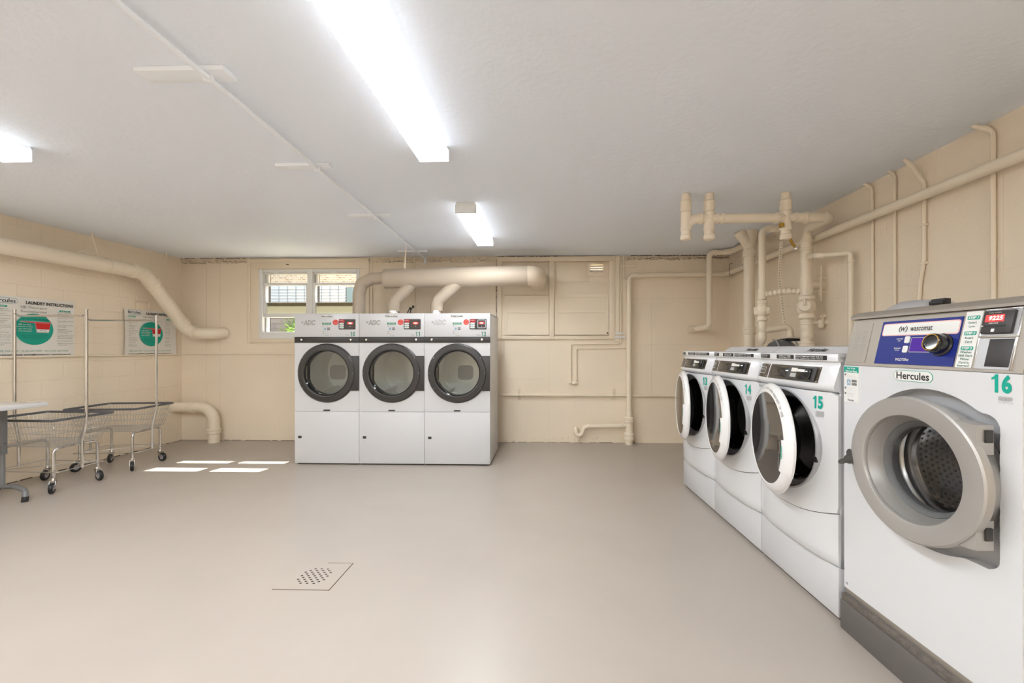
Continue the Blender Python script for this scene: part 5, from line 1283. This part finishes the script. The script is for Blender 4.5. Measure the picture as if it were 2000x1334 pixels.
# ================================================================== POSTERS
def poster(yc, zc, w, h, label, spanish, curl):
    """faces into the room from the left wall"""
    t = thing('instruction_poster', label, 'poster', (XL+0.004, yc, zc), R(90), 'laundry instruction posters on the left wall')
    n = 24; b = bmesh.new(); V = []
    cv = lambda x: -0.004-curl*(abs(2*x/w)**4)*0.02-0.002*math.sin(x*9)
    for i in range(n+1):
        x = -w/2+w*i/n; ww = 0.010*curl*math.cos(PI*0.0)
        col = []
        for j in range(9):
            z = -h/2+h*j/8; xx = x*(1-0.035*curl*math.sin(PI*j/8)); col.append(b.verts.new((xx, cv(x), z)))
        V.append(col)
    for i in range(n):
        for j in range(8): b.faces.new((V[i][j], V[i+1][j], V[i+1][j+1], V[i][j+1]))
    q = MB(); q._add(b); sheet = q.build('sheet', 'poster_paper', t, sharp=3.0)
    q = MB(); q._add(V and (lambda: (lambda bb: bb)(bmesh.new()))()); q.bm.free()
    y = -0.0085-0.004*curl
    def TX(q, s, x, z, hh, ww=None, bold=0.0, align='c', shear=0): q.text(s, x, z, y-0.0006, hh, ww, bold, shear, align)
    k = w/0.74
    badge(t, -0.243*k, 0.262, 0.225*k, 0.056, y, rim='dark_green_text')
    q = MB(); TX(q, 'LAUNDRY INSTRUCTIONS', 0.143*k, 0.258, 0.034, 0.42*k, 0.035); q.build('title', 'logo_black', t)
    q = MB(); TX(q, 'Detergent', 0.035*k, 0.207, 0.026, 0.155*k, 0.0); TX(q, 'Recommended' if not spanish else 'Recomendado', 0.0, 0.168, 0.024, 0.215*k); TX(q, 'HE', -0.085*k, 0.21, 0.018, 0.035, 0.02); q.tube([(-0.085*k+0.030*math.cos(a*PI/10), y-0.0002, 0.21+0.016*math.sin(a*PI/10)) for a in range(20)], 0.0008, 4, closed=True); q.build('subtitle', 'text_grey', t)
    q = MB(); RR = 0.163; q.lathe([(0, 0), (RR, 0)], (0.005, y, -0.015), (0, -1, 0), 64); disc = q.build('green_disc', 'green', t)
    q = MB(); yy = y-0.0006
    q.prism([(-0.115, 0.068), (0.150, 0.068), (0.150, 0.052), (0.143, 0.052), (0.128, -0.050), (0.022, -0.050), (0.006, 0.048), (-0.115, 0.055)], yy-0.0002, yy); q.build('cup_outline', 'wheel_grey', t)
    q = MB(); yy -= 0.0006; q.prism([(0.012, 0.050), (0.140, 0.050), (0.131, -0.012), (0.022, -0.012)], yy-0.0002, yy); q.prism([(-0.105, 0.062), (0.146, 0.062), (0.146, 0.053), (-0.02, 0.053)], yy-0.0002, yy); q.build('cup', 'red', t)
    q = MB(); q.prism([(0.022, -0.014), (0.131, -0.014), (0.126, -0.044), (0.027, -0.044)], yy-0.0002, yy); q.build('detergent', 'label_white', t)
    q = MB(); q.text('1/8 cup', 0.077, -0.029, yy-0.0008, 0.012, 0.055, 0.01)
    if not spanish:
        L1 = ('Extra Detergent To', 'Avoid Over Sudsing'); L2 = ('Fill to line', 'indicated on your', 'cup, will rinse', 'more properly'); L3 = ('Never Use More Detergent Than', 'Needed. It Damages The Machine', 'and Your Laundry')
    else:
        L1 = ('Use Menos Detergente', 'Para Evitar Espuma'); L2 = ('Llene hasta la', 'linea indicada', 'en su medida', 'para enjuagar'); L3 = ('Nunca Use Mas Detergente', 'Del Necesario. Puede', 'Dañar La Maquina')
    q.text(L1[0], 0.01, 0.118, yy-0.0008, 0.017, 0.20, 0.02); q.text(L1[1], 0.01, 0.088, yy-0.0008, 0.017, 0.22, 0.02)
    for i, s in enumerate(L3): q.text(s, 0.005, -0.082-0.022*i, yy-0.0008, 0.010, (0.22, 0.20, 0.12)[i], 0.01)
    q.build('disc_lettering', 'dark_green_text', t)
    q = MB()
    for i, s in enumerate(L2): q.text(s, -0.075, 0.030-0.022*i, yy-0.0008, 0.013, (0.10, 0.13, 0.11, 0.11)[i], 0.02)
    q.build('white_lettering', 'label_white', t)
    for x, z, s in ((-0.265*k, 0.205, 'WASHERS' if not spanish else 'LAVADORAS'), (0.275*k, 0.195, 'DRYERS' if not spanish else 'SECADORAS')):
        q = MB(); q.prism(rrect(x, z, 0.105, 0.017, 0.003), y-0.0004, y); q.build('heading_bar', 'green', t)
        q = MB(); q.text(s, x, z, y-0.001, 0.010, 0.07, 0.02); q.build('heading_lettering', 'label_white', t)
    if not spanish:
        LL = [('Check to make sure', 'washer is empty and clean'), ('Add all products', 'before loading clothes'), ('Load clothes properly for', 'their size and to', 'prevent damage'), ('Close washer securely,', 'check temperature level and', 'cycle type'), ('Close all overhead',), ('Insert laundry card into', 'card reader to start'), ('Do not open setting',), ('Additional instructions', 'on washer door')]
        LR = [('Check to make sure', 'dryer is clean'), ('Clean lint filter before', 'starting dryer'), ('Load clothes and close', 'dryer door'), ('Insert laundry card in', 'card reader'), ('Push desired', 'temperature setting', 'to start dryer'), ('To restart dryer, close', 'dryer door and repeat', 'temperature setting'), ('Do not overload dryer',), ('Additional instructions', 'on dryer door')]
    else:
        LL = [('Asegurese que la', 'lavadora este vacia'), ('Ponga la ropa y cierre', 'la puerta'), ('Deposite el jabon en el', 'lugar indicado', 'antes de lavar'), ('Escoja la temperatura', 'del agua segun la ropa'), ('No sobrecargue la', 'lavadora'), ('Inserte la tarjeta en el', 'lector de tarjetas y', 'espere a que empiece'), ('No abra la puerta',), ('Instrucciones en la', 'puerta de la maquina')]
        LR = [('Limpie el filtro', 'antes de usar'), ('Ponga la ropa y cierre', 'la puerta'), ('Inserte la tarjeta', 'en el lector'), ('Escoja la temperatura', 'para empezar'), ('Para volver a empezar', 'cierre la puerta y', 'repita la temperatura'), ('No sobrecargue la', 'secadora'), ('Instrucciones en la', 'puerta de la maquina')]
    for x, LX in ((-0.335*k, LL), (0.205*k, LR)):
        z = 0.178; q = MB(); step = 0.385/(sum(len(g) for g in LX)+0.55*len(LX))
        for g in LX:
            for s in g: q.text(s, x, z, y-0.0006, 0.0125, min(0.15*k, 0.0073*len(s)), 0.0, 0, 'l'); z -= step
            z -= 0.55*step
        q.build('small_print', 'text_grey', t)
    q = MB(); TX(q, '(800) 526-5760 • (516) 622-9300 • Fax (516) 622-9642', 0.005, -0.243, 0.023, 0.60*k, 0.0, shear=0.2); q.build('phone_line', 'dryer_green', t)
    q = MB(); TX(q, 'For Service and Refunds: service@hercnet.com • www.hercnet.com', 0.0, -0.280, 0.022, 0.66*k, 0.03, shear=0.2); q.build('service_line', 'logo_black', t)
    return t
poster(4.125, 1.562, 0.74, 0.62, 'large white laundry instructions poster in English, its left end cut off', False, 0.0)
poster(5.390, 1.555, 0.735, 0.60, 'white laundry instructions poster in Spanish with curling edges near the corner', True, 1.0)
